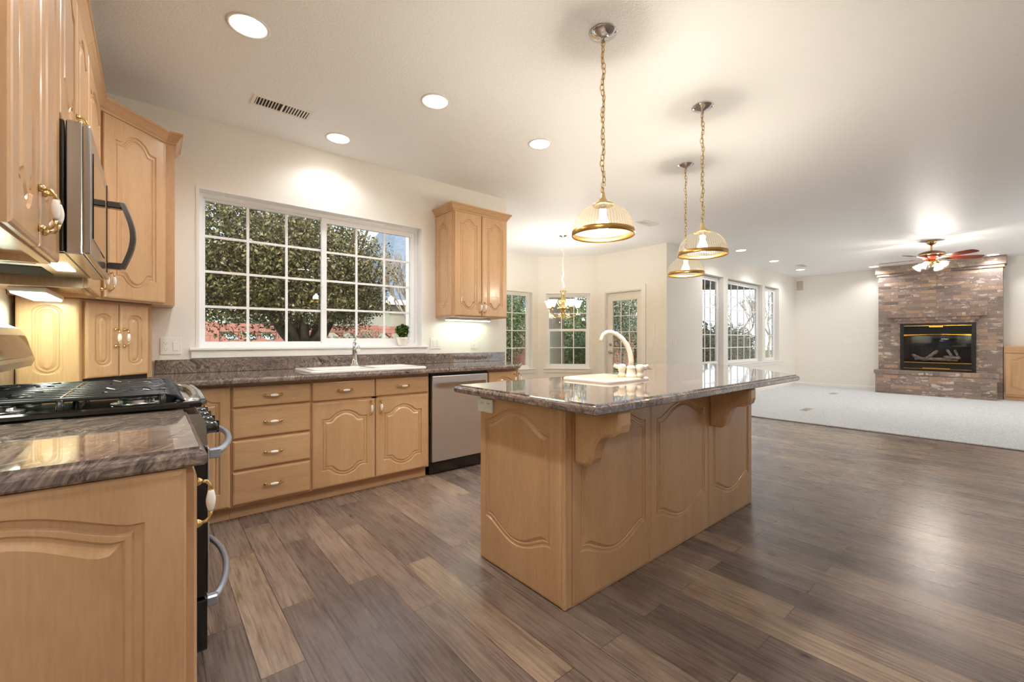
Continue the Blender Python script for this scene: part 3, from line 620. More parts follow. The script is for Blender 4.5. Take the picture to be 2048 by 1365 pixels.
b.tube([(0, 0, .14), (-.005, -.03, .168), (-.012, -.08, .172), (-.016, -.12, .155), (-.018, -.135, .135)], [.018, .018, .017, .017, .019], 14); b.build('tap_body', 'chrome', t)
b = B(); b.tube([(0, 0, .185), (.003, .008, .205), (.012, -.0, .235), (.02, -.02, .255)], [.014, .009, .007, .009], 10); b.build('lever', 'chrome', t)

# ------------------------------------------------------------------ island
IX0, IX1, IY0, IY1 = 1.336, 3.250, 1.250, 1.862
t = thing('island_cabinet', 'maple island cabinet with carved panels and two corbels', 'kitchen island', (IX0, IY0, 0))
b = B(); pl = [(IX0 + .02, IY0 + .02), (IX1, IY0 + .02), (IX1, 1.50), (3.95, 2.10), (3.70, 2.38), (3.20, IY1), (IX0 + .02, IY1)]
b.rings([[(x, y, .002) for x, y in pl], [(x, y, .7) for x, y in pl]], True, True, False)
b.rings([[(x, y, .7) for x, y in pl], [(x, y, .873) for x, y in pl]], True, False, False); b.build('cabinet_box', 'maple', t, True, normals=False)
# end panel (faces -X), local x runs along -Y
def island_end():
    b = B(); m4 = Matrix.Translation((IX0, IY1, 0)) @ Matrix.Rotation(R(-90), 4, 'Z')
    L = IY1 - IY0; slab_geo(b, 0, L - .022, .003, .872, 0, .0195, panel=outline(.048, L - .088, .235, .742, .075, .070, 'soft'))
    b.bm.transform(m4); return b.build('end_panel', 'maple', t, True)
island_end()
b = B(); b.box(IX0 + .001, IY0 + .001, .003, IX0 + .0195, IY0 + .021, .872, .003); b.box(IX0 + .02, IY0 + .002, .003, IX0 + .047, IY0 + .0195, .872, .003); b.build('corner_post', 'maple', t, True)
for x0, x1, pa, pb in ((IX0 + .048, 1.977, 1.435, 1.935), (1.978, 2.600, 2.035, 2.560), (2.601, IX1, 2.665, 3.195)):
    b = B(); slab_geo(b, x0, x1, .003, .872, IY0, .0195, panel=outline(pa, pb, .222, .745, .072, .070, 'soft'), edge=.002); b.build('side_panel', 'maple', t, True)
def corbel(x):
    # profile in (depth from panel, z)
    P = [(0, .872), (.235, .872), (.240, .862), (.240, .815), (.232, .785), (.205, .765), (.170, .760), (.140, .748), (.120, .722), (.108, .690), (.100, .655), (.088, .632), (.065, .622), (0, .622)]
    b = B(); th = .075; y = IY0 - .0005
    def ring(xx, d): return [(xx, y - p, z) for p, z in inset([(p, z) for p, z in P[::-1]], d)]
    b.rings([ring(x, .012), ring(x + .006, .003), ring(x + .008, 0), ring(x + th - .008, 0), ring(x + th - .006, .003), ring(x + th, .012)], True, True, True); return b.build('corbel', 'maple', t, True)
corbel(1.388); corbel(2.612)
b = B(); b.box(IX0 - .012, IY1 - .12, .775, IX0 - .0005, IY1 + .004, .845, .003); b.mi = 1
for yy in (IY1 - .035, IY1 - .085):
    b.box(IX0 - .0125, yy - .009, .818, IX0 - .0118, yy - .006, .826); b.box(IX0 - .0125, yy + .004, .818, IX0 - .0118, yy + .007, .826)
o = b.build('outlet', ['plastic', 'slot'], None); tag(o, 'white horizontal outlet on the end of the island just below the worktop', 'outlet')
t = thing('island_worktop', 'polished granite island worktop with an angled breakfast end', 'worktop', (1.213, .985, .875))
poly = [(1.213, .985), (3.345, .985), (4.30, 1.95), (3.705, 2.58), (3.045, 1.925), (1.213, 1.925)]
IS = (1.86, 1.42, 2.25, 1.77)
b = B(); b.prism(poly, .875, .915, [(d * 1.4, z) for d, z in PR], holes=[rrect(IS[0] + .03, IS[1] + .03, IS[2] - .03, IS[3] - .03, .05)]); b.build('worktop_slab', 'granite', t, True)
sink('island_sink', 'small bisque drop-in bar sink on the island', *IS, .9155, .05, 'bisque', (2.05, 1.6, .915), [(IS[0] + .05, IS[1] + .10, IS[2] - .09, IS[3] - .05)])
t = thing('bar_tap', 'bisque gooseneck tap with two handles on the island sink', 'tap', (2.135, 1.478, .9325))
u = Vector((-.7672, .6414, 0))
b = B(); b.lathe([(.036, 0), (.034, .01), (.026, .02), (.025, .05), (.028, .055), (.020, .066), (.012, .07)], (0, 0, 0), 20)
pts = []
for k in range(15):
    a = PI * k / 14 * .93; pts.append(u * (.0775 * (1 - math.cos(a))) * 1.02 + Vector((0, 0, .06 + .02 * k / 14 + (.195 if True else 0) * math.sin(a) ** .75 * (1 if k < 8 else .0) + (.195 * math.sin(a) ** .75 if k >= 8 else 0))))
pts = [Vector((0, 0, .06)), Vector((0, 0, .10)) + u * -.002, Vector((0, 0, .145)) + u * .006, Vector((0, 0, .185)) + u * .022, Vector((0, 0, .225)) + u * .05, Vector((0, 0, .25)) + u * .082, Vector((0, 0, .262)) + u * .112, Vector((0, 0, .262)) + u * .138, Vector((0, 0, .248)) + u * .160, Vector((0, 0, .225)) + u * .170, Vector((0, 0, .205)) + u * .172]
b.tube(pts, [.015, .015, .0145, .014, .0135, .0125, .012, .0115, .011, .011, .013], 14); b.build('spout', 'bisque', t)
for s_ in (-1, 1):
    q_ = Vector((.62, -.78, 0)) * s_; c_ = q_ * .052
    b = B(); b.lathe([(.021, 0), (.020, .018), (.015, .030), (.020, .036), (.026, .062), (.022, .072), (.004, .076)], tuple(c_), 18); b.tube([c_ + Vector((0, 0, .056)), c_ + q_ * .03 + Vector((0, 0, .062)), c_ + q_ * .046 + Vector((0, 0, .068))], [.014, .012, .009], 10); b.build('tap_handle', 'bisque', t)

# ------------------------------------------------------------------ wall cabinets, left wall (face +X)
XFACE = -.225; UD = XFACE - XL - .003
def upper(name, label, y0, y1, z0, doors, hz, crown_path=None, bottom_panel=True, z1=2.40):
    t = thing(name, label, 'cabinet', (XFACE, y0, z0), R(90)); wd = y1 - y0; hh = z1 - z0
    b = B(); b.box(0, .019, 0, .018, UD, hh); b.box(wd - .018, .019, 0, wd, UD, hh); b.box(.018, .019, .02, wd - .018, UD, .035); b.box(.018, .019, hh - .018, wd - .018, UD, hh); b.box(.018, UD - .01, .035, wd - .018, UD, hh - .018)
    b.box(0, 0, 0, .03, .019, hh); b.box(wd - .03, 0, 0, wd, .019, hh); b.box(.03, 0, 0, wd - .03, .019, .035); b.box(.03, 0, hh - .05, wd - .03, .019, hh); b.build('cabinet_box', 'maple', t)
    for (a, c, hx) in doors: door(t, a, c, .005, hh - .012, hx, hz, m=.060)
    if crown_path: crown(t, crown_path, hh - .008)
    return t
wd = .583
t = upper('upper_cabinet', 'tall maple wall cabinet with two doors, nearest to the camera', 1.247, 1.83, 1.37, [(.006, .287, .287 - .022), (.293, wd - .006, .293 + .022)], .095, [(0, UD), (0, 0), (wd - .002, 0)])
b = B(); q = outline(-.49, -.275, 1.52, 2.22, .045, .045)
slab_geo(b, XL + .004, XFACE - .002, 1.372, 2.385, 1.2275, .0195, panel=q); b.build('end_panel', 'maple', t, True)
wd = .76
upper('upper_cabinet', 'maple wall cabinet with two doors above the microwave', 1.8305, 2.5895, 1.815, [(.006, .376, .376 - .025), (.382, wd - .007, .382 + .025)], .085, [(0, 0), (wd, 0)])
wd = .601
upper('upper_cabinet', 'narrow maple wall cabinet between the microwave and the corner', 2.592, 3.193, 1.37, [(.020, wd - .012, wd - .06)], .095, [(0, 0), (wd, 0)])
# diagonal corner wall cabinet
pl = [(XL + .003, 3.198), (XFACE, 3.198), (.070, 3.493), (.115, 3.493), (.115, YW - .003), (XL + .003, YW - .003)]
t = thing('corner_cabinet', 'tall maple corner wall cabinet with one diagonal carved door', 'cabinet', (XFACE, 3.198, 1.37), R(45))
b = B(); b.prism(pl, 1.37, 2.40); b.build('cabinet_box', 'maple', t, True)
dl_ = math.hypot(.295, .295); door(t, .022, dl_ - .022, .008, 1.015, .052, .10, m=.062, rise=.06)
b = B(); o = crown(t, [(XFACE, 3.198), (.070, 3.493), (.115, 3.493), (.115, YW - .003)], 2.392)
o.data.transform((Matrix.Translation(t.location) @ Matrix.Rotation(R(45), 4, 'Z')).inverted() @ Matrix.Translation((0, 0, 0)))
# appliance garage
GZ0, GZ1 = .9165, 1.368
pl = [(XL + .024, 3.217), (-.293, 3.217), (-.293, 3.235), (-.283, 3.250), (-.022, 3.511), (.002, 3.511), (.002, YW - .004), (XL + .024, YW - .004)]
t = thing('appliance_garage', 'maple corner appliance cabinet standing on the worktop, two narrow doors', 'cabinet', (-.283, 3.250, GZ0), R(45))
b = B(); b.prism(pl, GZ0, GZ1); b.build('cabinet_box', 'maple', t, True)
gl = math.hypot(.261, .261)
door(t, .002, gl / 2 - .002, .024, .44, gl / 2 - .026, .245, m=.060, kind='round', rise=.03); door(t, gl / 2 + .002, gl - .004, .024, .44, gl / 2 + .026, .245, m=.060, kind='round', rise=.03)
b = B(); slab_geo(b, XL + .024, -.290, GZ0, GZ1 - .004, 3.205, .0115, panel=outline(-.462, -.352, 1.01, 1.29, .040, .040, 'round')); b.build('end_panel', 'maple', t, True)
b = B(); b.box(0, -.002, .0, gl, -.0005, .022); b.build('dark_gap_strip', 'dark_gap', t)  # dark strip stands in for the shaded gap under the doors

# wall cabinet right of the window
t = thing('upper_cabinet', 'maple wall cabinet with two doors, on its own between the window and the nook', 'cabinet', (2.187, 3.480, 1.37)); wd = .648; UD2 = YW - .003 - 3.480; hh = 1.02
b = B(); b.box(0, .019, 0, .018, UD2, hh); b.box(wd - .018, .019, 0, wd, UD2, hh); b.box(.018, .019, .02, wd - .018, UD2, .035); b.box(.018, .019, hh - .018, wd - .018, UD2, hh); b.box(.018, UD2 - .01, .035, wd - .018, UD2, hh - .018)
b.box(0, 0, 0, .03, .019, hh); b.box(wd - .03, 0, 0, wd, .019, hh); b.box(.03, 0, 0, wd - .03, .019, .035); b.box(.03, 0, hh - .04, wd - .03, .019, hh); b.build('cabinet_box', 'maple', t)
door(t, .008, .318, .008, 1.0, .318 - .022, .10, m=.055); door(t, .326, wd - .008, .008, 1.0, .326 + .022, .10, m=.055)
b = B(); slab_geo(b, .02, UD2 - .02, .01, hh - .02, 0, .012, panel=outline(.075, UD2 - .075, .13, hh - .15, .05, .05)); b.bm.transform(Matrix.Translation((-.0125, UD2, 0)) @ Matrix.Rotation(R(-90), 4, 'Z')); b.build('end_panel', 'maple', t)
crown(t, [(0, UD2), (0, 0), (wd, 0), (wd, UD2)], hh - .012)

# ------------------------------------------------------------------ microwave
t = thing('microwave', 'black and stainless over-the-range microwave with a curved handle', 'microwave', (-.30, 2.21, 1.41))
b = B(); b.box(XL + .004, 1.835, 1.412, -.198, 2.585, 1.806, .004); b.build('microwave_body', 'black', t, True)
b = B(); b.box(-.1955, 1.835, 1.408, -.160, 2.585, 1.808, .003); b.mi = 1; b.box(-.1595, 1.837, 1.412, -.142, 2.583, 1.804, .005, 2); b.mi = 2; b.box(-.1418, 1.90, 1.47, -.1395, 2.33, 1.74); dd = b.build('door', ['steel_s', 'steel_s', 'black'], t, True)
b = B(); hp = [(-.139, 2.40, 1.715), (-.115, 2.40, 1.712), (-.095, 2.40, 1.69), (-.078, 2.40, 1.63), (-.072, 2.40, 1.575), (-.078, 2.40, 1.52), (-.095, 2.40, 1.462), (-.115, 2.40, 1.44), (-.139, 2.40, 1.437)]
hq = [(-.096 + .034 * math.sin(PI * k / 12), 2.40, 1.712 - .272 * k / 12) for k in range(13)]; L = [[(x - .006, y - .020, z), (x + .010, y - .016, z), (x + .014, y + .0, z), (x + .010, y + .016, z), (x - .006, y + .020, z)] for x, y, z in hq]; b.rings(L, True, True, True)
for z in (1.700, 1.452): b.box(-.1395, 2.382, z - .014, -.092, 2.418, z + .012, .004)
b.build('handle', 'steel_dark', dd, True)
b = B(); b.box(-.142, 2.45, 1.43, -.1395, 2.57, 1.79); b.build('control_panel', 'black', t, True)
b = B(); b.box(-.50, 1.86, 1.4095, -.20, 2.56, 1.4119); b.mi = 1; b.box(-.47, 1.90, 1.4075, -.30, 2.16, 1.4094); b.box(-.47, 2.25, 1.4075, -.30, 2.51, 1.4094); b.build('bottom_grille', ['steel_s', 'slot'], t, True)
b = B(); b.box(-.27, 2.10, 1.4072, -.22, 2.32, 1.4094); b.build('added_light_lens', 'tube', t, True)  # glowing lens added to give the lamp below a fitting
lamp('AREA', (.055, 0, -.006), 1.0, (1, 1, .72), t, shape='RECTANGLE', size=.05, size_y=.2)  # added lamp, brightens the cooktop and the wall behind it

# ------------------------------------------------------------------ range
t = thing('gas_range', 'stainless and black gas range with iron grates', 'range', (-.18, 2.2125, 0))
RY0, RY1 = 1.836, 2.589
b = B(); b.box(XL + .01, RY0, .06, .085, RY1, .895); b.build('range_body', 'black', t, True)
b = B(); b.box(.0855, RY0 + .004, .255, .150, RY1 - .004, .775, .006, 2); b.mi = 1; b.box(.1505, RY0 + .006, .262, .1565, RY1 - .006, .770, .002); b.mi = 2; b.box(.157, RY0 + .10, .36, .159, RY1 - .10, .62); od = b.build('oven_door', ['black', 'steel', 'black'], t, True)
def bow(z, x0, name, par):
    b = B(); pts = []; rr = []
    for k in range(25):
        s_ = k / 24; a = PI * s_; pts.append((x0 + .010 + .082 * math.sin(a) ** .6, RY0 + .035 + (RY1 - RY0 - .07) * s_, z + .004 * math.sin(a))); rr.append(.0135 - .002 * math.sin(a))
    b.tube(pts, rr, 12)
    for y in (RY0 + .035, RY1 - .035): b.box(x0 - .002, y - .014, z - .018, x0 + .035, y + .018, z + .018, .005)
    return b.build(name, 'chromeh', par, True)
M['chromeh'] = simple('satin_handle', srgb(176, 184, 198), .3, .7)
bow(.745, .157, 'handle', od)
b = B(); b.box(.0855, RY0 + .004, .065, .152, RY1 - .004, .245, .008, 2); dr = b.build('warming_drawer', 'black', t, True); bow(.222, .150, 'handle', dr)
b = B(); b.box(XL + .05, RY0 + .004, .004, .04, RY1 - .004, .058); b.build('plinth', 'blackmat', t, True)
# control fascia with knobs, slanted
def fascia():
    b = B(); sec = [(.0855, .78), (.152, .782), (.146, .862), (.128, .893), (.0855, .895)]
    b.rings([[(x, RY0 + .003, z) for x, z in sec], [(x, RY1 - .003, z) for x, z in sec]], True, True, True); f_ = b.build('control_fascia', 'steel_s', t, True)
    for k in range(5):
        y = RY0 + .10 + k * (RY1 - RY0 - .20) / 4
        b = B(); b.lathe([(.026, 0), (.026, .008), (.022, .012), (.020, .034), (.017, .040), (.002, .041)], (.149, y, .828), 20, 'x'); b.box(.155, y - .004, .806, .194, y + .004, .850, .002); b.build('knob', 'black', t, True)
fascia()
# cooktop with rolled front rim
b = B(); xa, xb = XL + .06, .150
b.prism([(xa, RY0 - .004), (xb - .05, RY0 - .004), (xb - .015, RY0 + .008), (xb + .004, RY0 + .06), (xb + .012, (RY0 + RY1) / 2), (xb + .004, RY1 - .06), (xb - .015, RY1 - .008), (xb - .05, RY1 + .003), (xa, RY1 + .003)], .896, .93, [(.004, .916), (0, .921), (0, .932), (.005, .938), (.016, .939), (.024, .932), (.026, .926)]); b.build('cooktop', 'black', t, True)
b = B(); pp = [(.088, RY0 + .03), (.126, RY0 + .07), (.142, RY0 + .2), (.146, (RY0 + RY1) / 2), (.142, RY1 - .2), (.126, RY1 - .07), (.088, RY1 - .03)]
L = [[(x - .026, y, .935), (x - .022, y, .944), (x - .008, y, .944), (x + .010, y, .930), (x + .012, y, .914), (x - .02, y, .914)] for x, y in pp]; b.rings(L, True, True, True, True); b.build('front_rim', 'steel_s', t, True)
BUR = [(-.36, RY0 + .19, .036), (-.36, RY1 - .19, .045), (-.04, RY0 + .19, .050), (-.04, RY1 - .19, .040)]
for (x, y, r_) in BUR:
    b = B(); b.lathe([(r_ + .02, 0), (r_ + .018, .004), (r_, .006), (r_, .014)], (x, y, .926), 24); b.mi = 1; b.lathe([(r_ * .9, .0141), (r_ * .92, .020), (r_ * .8, .023), (.002, .024)], (x, y, .926), 24); b.build('burner', ['steel_s', 'iron'], t, True)
def grate(y0, y1):
    b = B(); x0, x1 = -.505, .085; zt = .968; zb = .928; r_ = .0078
    def bar(p, q, rr=r_): b.tube([p, q], rr, 6)
    # long bars front to back with dropped ends
    for k in range(6):
        y = y0 + .02 + (y1 - y0 - .04) * k / 5
        b.tube([(x0, y, zb + .01), (x0 + .015, y, zt - .004), (x0 + .04, y, zt), (x1 - .05, y, zt), (x1 - .02, y, zt - .008), (x1, y, zb + .008)], r_ * .9, 6)
    for x in (x0 + .05, (x0 + x1) / 2, x1 - .055):
        b.tube([(x, y0, zb), (x, y0 + .012, zt - .006), (x, y0 + .03, zt), (x, y1 - .03, zt), (x, y1 - .012, zt - .006), (x, y1, zb)], [.009, .009, .0075, .0075, .009, .009], 6)
    for (bx, by, _) in BUR:
        if y0 < by < y1:
            for k in range(4):
                a = PI / 4 + k * PI / 2; c, s_ = math.cos(a), math.sin(a)
                b.tube([(bx + .028 * c, by + .028 * s_, zt + .004), (bx + .07 * c, by + .07 * s_, zt - .001), (bx + .115 * c, by + .115 * s_, zt + .006)], [.0075, .007, .006], 6)
    return b.build('grate', 'iron', t, True)
grate(RY0 + .015, (RY0 + RY1) / 2 - .003); grate((RY0 + RY1) / 2 + .003, RY1 - .015)
# backguard with rounded display
def backguard():
    b = B(); sec = [(XL + .006, .896), (XL + .055, .896), (XL + .06, 1.03), (-.428, 1.033), (-.372, 1.045), (-.362, 1.07), (-.385, 1.16), (-.405, 1.195), (-.44, 1.213), (XL + .04, 1.215), (XL + .006, 1.21)]
    b.rings([[(x, RY0 + .003, z) for x, z in sec], [(x, RY1 - .003, z) for x, z in sec]], True, True, True); g = b.build('backguard', 'steel_s', t, True)
    b = B(); b.rings([[(-.3605, RY0 + .06, 1.085), (-.3605, RY1 - .06, 1.085), (-.3825, RY1 - .06, 1.165), (-.3825, RY0 + .06, 1.165)], [(-.3585, RY0 + .06, 1.087), (-.3585, RY1 - .06, 1.087), (-.3805, RY1 - .06, 1.167), (-.3805, RY0 + .06, 1.167)]], True, True, True); b.build('display_panel', 'black', g, True)
backguard()

# ------------------------------------------------------------------ lamps
LIT = []
def can_light(x, y, label, group, en=CAN_W, col=WARM, big=.082):
    t = thing('recessed_light', label, 'ceiling light', (x, y, H), 0, group)
    b = B(); b.lathe([(big + .016, -.0002), (big + .016, -.004), (big + .004, -.006), (big, -.003), (big - .006, .0), (big - .006, -.0002)], (0, 0, 0), 32, caps=False); b.build('trim_ring', 'white', t)
    b = B(); b.lathe([(big - .004, -.0035), (big * .6, -.0042), (.001, -.0045)], (0, 0, 0), 32); b.build('lens', 'lamp', t)
    lamp('SPOT', (0, 0, -.02), en, col, t, spot_size=R(150), spot_blend=.6, shadow_soft_size=.07)
for (x, y, l) in ((.379, 2.540, 'recessed ceiling light nearest the wall cabinets on the range wall, largest of all'), (1.458, 2.542, 'recessed ceiling light over the floor in front of the window counter, between two others'), (1.136, 3.50, 'recessed ceiling light close to the wall above the kitchen window'), (2.427, 2.547, 'recessed ceiling light in front of the lone wall cabinet and near the chandelier')): can_light(x, y, l, 'kitchen recessed lights', CAN_W * (.45 if y > 3 else .65 if x > 2 else 1.1))
for (x, y, l) in ((8.062, 3.281, 'recessed light near the great room windows, first one past the kitchen'), (9.676, 3.30, 'recessed light near the great room windows, middle one of the row'), (11.308, 3.313, 'recessed light near the great room windows, closest to the far wall'), (12.10, .42, 'recessed light above the fireplace, beside its bare wall end'), (12.10, 2.16, 'recessed light above the fireplace, beside the plain wall with the speaker')): can_light(x, y, l, 'great room recessed lights', CAN_FAR_W)
for (x, y, k_) in ((.35, .75, 3.0), (.3, -1.2, 3.0), (2.6, -.9, .25), (2.6, -2.6, .4), (5.0, -1.2, .8), (7.6, -1.4, 1), (10.2, -1.4, 1), (10.2, -3.2, 1)): can_light(x, y, 'unseen recessed ceiling light added as fill for the room', 'added fill lights out of view', CAN_FILL_W * k_)  # fill lamps added outside the view to brighten the room
def links(b, x, y, z0, z1, size=.026, r_=.0022, wob=.004):
    n = max(3, int((z1 - z0) / (size * .78))); st = (z1 - z0) / n
    for k in range(n):
        zc = z0 + (k + .5) * st; a = (k % 2) * PI / 2 + .3 * math.sin(k * 1.7); hh_ = st * .62; ww = size * .30
        ox, oy = wob * math.sin(k * .9), wob * math.cos(k * 1.3)
        b.tube([(x + ox + ww * math.cos(q) * math.cos(a), y + oy + ww * math.cos(q) * math.sin(a), zc + hh_ * math.sin(q)) for q in [2 * PI * j / 10 for j in range(10)]], r_, 5, True)
def pendant(x, y, zb, label):
    t = thing('pendant_lamp', label, 'pendant lamp', (x, y, H), 0, 'pendant lamps over the island'); z = zb - H; ht = .165; r_ = .158
    b = B(); b.lathe([(.072, -.0005), (.070, -.006), (.055, -.012), (.046, -.020), (.024, -.026), (.010, -.034), (.008, -.05)], (0, 0, 0), 32); b.build('canopy', 'chrome', t)
    b = B(); links(b, 0, 0, z + ht + .058, -.045, .036, .0026); b.build('chain', 'brass', t)
    b = B(); b.tube([(.003 * math.sin(k * .8), .003 * math.cos(k), z + ht + .05 + (-.05 - z - ht - .05) * k / 14) for k in range(15)], .0018, 6); b.build('cord', 'brass_dull', t)
    b = B(); b.lathe([(.007, ht + .062), (.010, ht + .056), (.012, ht + .035), (.026, ht + .008), (.030, ht + .002), (.052, ht - .001), (.056, ht - .008), (.050, ht - .010)], (0, 0, z), 32); b.build('cap', 'brass', t)
    prof = [(.048, ht - .010), (.085, ht - .022), (.115, ht - .045), (.138, ht - .076), (.150, ht - .110), (.156, .018)]
    b = B(); b.lathe(prof, (0, 0, z), 240, rib=.010, ribn=60, caps=False); b.build('glass_shade', 'ribbed', t)
    b = B(); b.lathe([(.157, .026), (.1605, .024), (.162, .004), (.160, -.001), (.156, -.002), (.153, .004), (.152, .018), (.1575, .026)], (0, 0, z), 48, caps=False); b.build('rim_band', 'brass_dull', t)
    b = B(); b.lathe([(.018, ht - .01), (.018, ht - .05)], (0, 0, z), 16); b.build('socket', 'porcelain', t)
    b = B(); b.lathe([(.014, .118), (.018, .10), (.030, .07), (.033, .052), (.028, .034), (.014, .024), (.001, .021)], (0, 0, z), 20); b.build('bulb', 'bulb', t)
    lamp('POINT', (0, 0, z + .058), PEND_W * 1.3, (1, .98, .95), t, shadow_soft_size=.041)
pendant(1.80, 1.416, 1.690, 'brass pendant lamp with ribbed glass dome over the near end of the island')
pendant(2.895, 1.429, 1.728, 'brass pendant lamp with ribbed glass dome over the front middle of the island')
pendant(3.735, 2.00, 1.738, 'brass pendant lamp with ribbed glass dome farthest away, over the angled breakfast end')
# chandelier
t = thing('chandelier', 'brass chandelier with five amber glass bell shades hanging in the nook', 'chandelier', (4.844, 4.574, H))
b = B(); b.lathe([(.065, -.0005), (.062, -.008), (.03, -.018), (.006, -.03), (.004, -.04)], (0, 0, 0), 24); b.build('canopy', 'nickel', t)
zc = 1.62 - H
b = B(); links(b, 0, 0, 1.905 - H, -.035, .040, .0026, .010); b.build('chain', 'white', t)
b = B(); b.lathe([(.001, .285), (.05, .28), (.052, .27), (.024, .235), (.030, .20), (.034, .12), (.030, .05), (.085, .02), (.09, .008), (.03, 0), (.022, -.06), (.03, -.10), (.012, -.14), (.018, -.16), (.001, -.18)], (0, 0, zc), 24); b.build('centre_column', 'brass', t)
for k in range(5):
    a = R(-46 + 72 * k + 12); c, s_ = math.cos(a), math.sin(a); P_ = lambda r_, z: (r_ * c, r_ * s_, zc + z)
    b = B(); b.tube([P_(.02, -.03), P_(.06, -.10), P_(.12, -.13), P_(.18, -.115), P_(.225, -.07), P_(.235, -.02), P_(.23, .01)], .006, 8)
    b.tube([P_(.025, .02), P_(.07, .06), P_(.10, .12), P_(.08, .16), P_(.055, .14), P_(.065, .12)], .004, 6)
    b.lathe([(.001, -.012), (.018, -.008), (.022, .012), (.012, .016)], P_(.23, .015), 14); ar = b.build('arm', 'brass', t)
    b = B(); b.lathe([(.020, .022), (.034, .04), (.046, .075), (.056, .105), (.074, .125), (.078, .128)], P_(.23, 0), 24, caps=False); b.build('glass_shade', 'alabaster', ar)
    b = B(); b.sphere(P_(.23, .072), .02, 12, 1.4); b.build('bulb', 'bulb', ar)
    lamp('POINT', P_(.23, .10), CHAND_W, (1, .94, .86), ar, shadow_soft_size=.03)
# ceiling fan
t = thing('ceiling_fan', 'ceiling fan with five mahogany blades and a brass light kit before the fireplace', 'ceiling fan', (9.643, .997, H))
b = B(); b.lathe([(.065, -.0005), (.068, -.02), (.05, -.055), (.018, -.07), (.013, -.075), (.013, -.155), (.03, -.165)], (0, 0, 0), 28); b.build('downrod', 'brass', t)
b = B(); b.lathe([(.03, -.155), (.10, -.172), (.155, -.195), (.168, -.215), (.165, -.222)], (0, 0, 0), 36); b.mi = 1; b.lathe([(.165, -.2221), (.168, -.232), (.160, -.238)], (0, 0, 0), 36, caps=False); b.mi = 0; b.lathe([(.160, -.2381), (.13, -.275), (.10, -.30), (.06, -.305)], (0, 0, 0), 36); b.build('motor', ['red_wood', 'brass'], t)
Rv = Vector((.7672, -.6414, 0)); Fv = Vector((.6414, .7672, 0))
for k in range(5):
    a = R(-16 + 72 * k); d = Rv * math.cos(a) + Fv * math.sin(a); pz = Vector((-d.y, d.x, 0)); zb = -.285
    ts = [(.20, .045), (.30, .060), (.45, .068), (.58, .070), (.64, .058), (.66, .030)]; tw = -.20
    up_ = lambda r_, w_, zz: tuple(d * r_ + pz * w_ + Vector((0, 0, zb + w_ * tw + zz)))
    ol = [(r_, w_) for r_, w_ in ts] + [(r_, -w_) for r_, w_ in ts[::-1]]
    b = B(); b.rings([[up_(r_, w_, -.003) for r_, w_ in ol], [up_(r_, w_, .003) for r_, w_ in ol]], True, True, True); bl = b.build('blade', 'red_wood', t)
    b = B(); ol = [(.10, .014), (.17, .012), (.21, .035), (.27, .020), (.27, -.020), (.21, -.035), (.17, -.012), (.10, -.014)]; b.rings([[up_(r_, w_, -.010) for r_, w_ in ol], [up_(r_, w_, -.0035) for r_, w_ in ol]], True, True, True); b.build('blade_bracket', 'brass', bl)
b = B(); b.lathe([(.05, -.3055), (.055, -.33), (.07, -.345), (.05, -.375), (.02, -.40), (.012, -.42), (.001, -.43)], (0, 0, 0), 24); b.build('light_kit', 'brass', t)
for k in range(4):
    a = R(20 + 90 * k); d = Rv * math.cos(a) + Fv * math.sin(a); ax = (d * .75 + Vector((0, 0, -.66))).normalized()
    b = B(); o_ = d * .05 + Vector((0, 0, -.345)); b.tube([o_, o_ + d * .04 + Vector((0, 0, .01)), o_ + d * .07 + Vector((0, 0, -.01))], .008, 8); b.build('light_arm', 'brass', t)
    c_ = o_ + d * .065 + Vector((0, 0, -.008)); q = ax.to_track_quat('Z', 'Y').to_matrix().to_4x4(); q.translation = c_
    b = B(); b.lathe([(.022, 0), (.034, .02), (.046, .05), (.050, .08), (.060, .10), (.070, .112)], (0, 0, 0), 24, caps=False, rib=.03, ribn=8); b.bm.transform(q); gs = b.build('glass_shade', 'tulip', t)
    b = B(); b.sphere((0, 0, .05), .024, 12, 1.3); b.bm.transform(q); b.build('bulb', 'bulb', gs)
    lamp('POINT', tuple(c_ + ax * .085), FAN_W, (1, .95, .89), gs, shadow_soft_size=.03)
# under-cabinet lights
def under_light(x0, y0, x1, y1, z, label, area_loc, sx, sy, en=UNDER_W):
    t = thing('under_cabinet_light', label, 'under cabinet light', ((x0 + x1) / 2, (y0 + y1) / 2, z), 0, 'under cabinet lights')
    b = B(); b.box(x0, y0, z - .022, x1, y1, z - .001, .003); b.build('fixture_body', 'white', t, True)
    b = B(); b.box(x0 + .006, y0 + .006, z - .030, x1 - .006, y1 - .006, z - .0225, .002); b.build('lens', 'tube', t, True)
    a = lamp('AREA', (0, 0, -.033), en, (.84, 1, .74), t, shape='RECTANGLE', size=sx, size_y=sy); return t
under_light(-.45, 2.66, -.34, 3.14, 1.372, 'white under cabinet light glowing beside the appliance cabinet', 0, .10, .46, UNDER_W * 1.9)
under_light(-.45, 1.32, -.34, 1.78, 1.372, 'white under cabinet light below the nearest wall cabinet', 0, .10, .42)
under_light(2.25, 3.66, 2.77, 3.74, 1.372, 'white under cabinet light below the lone wall cabinet by the window', 0, .50, .07, UNDER_W * .75)

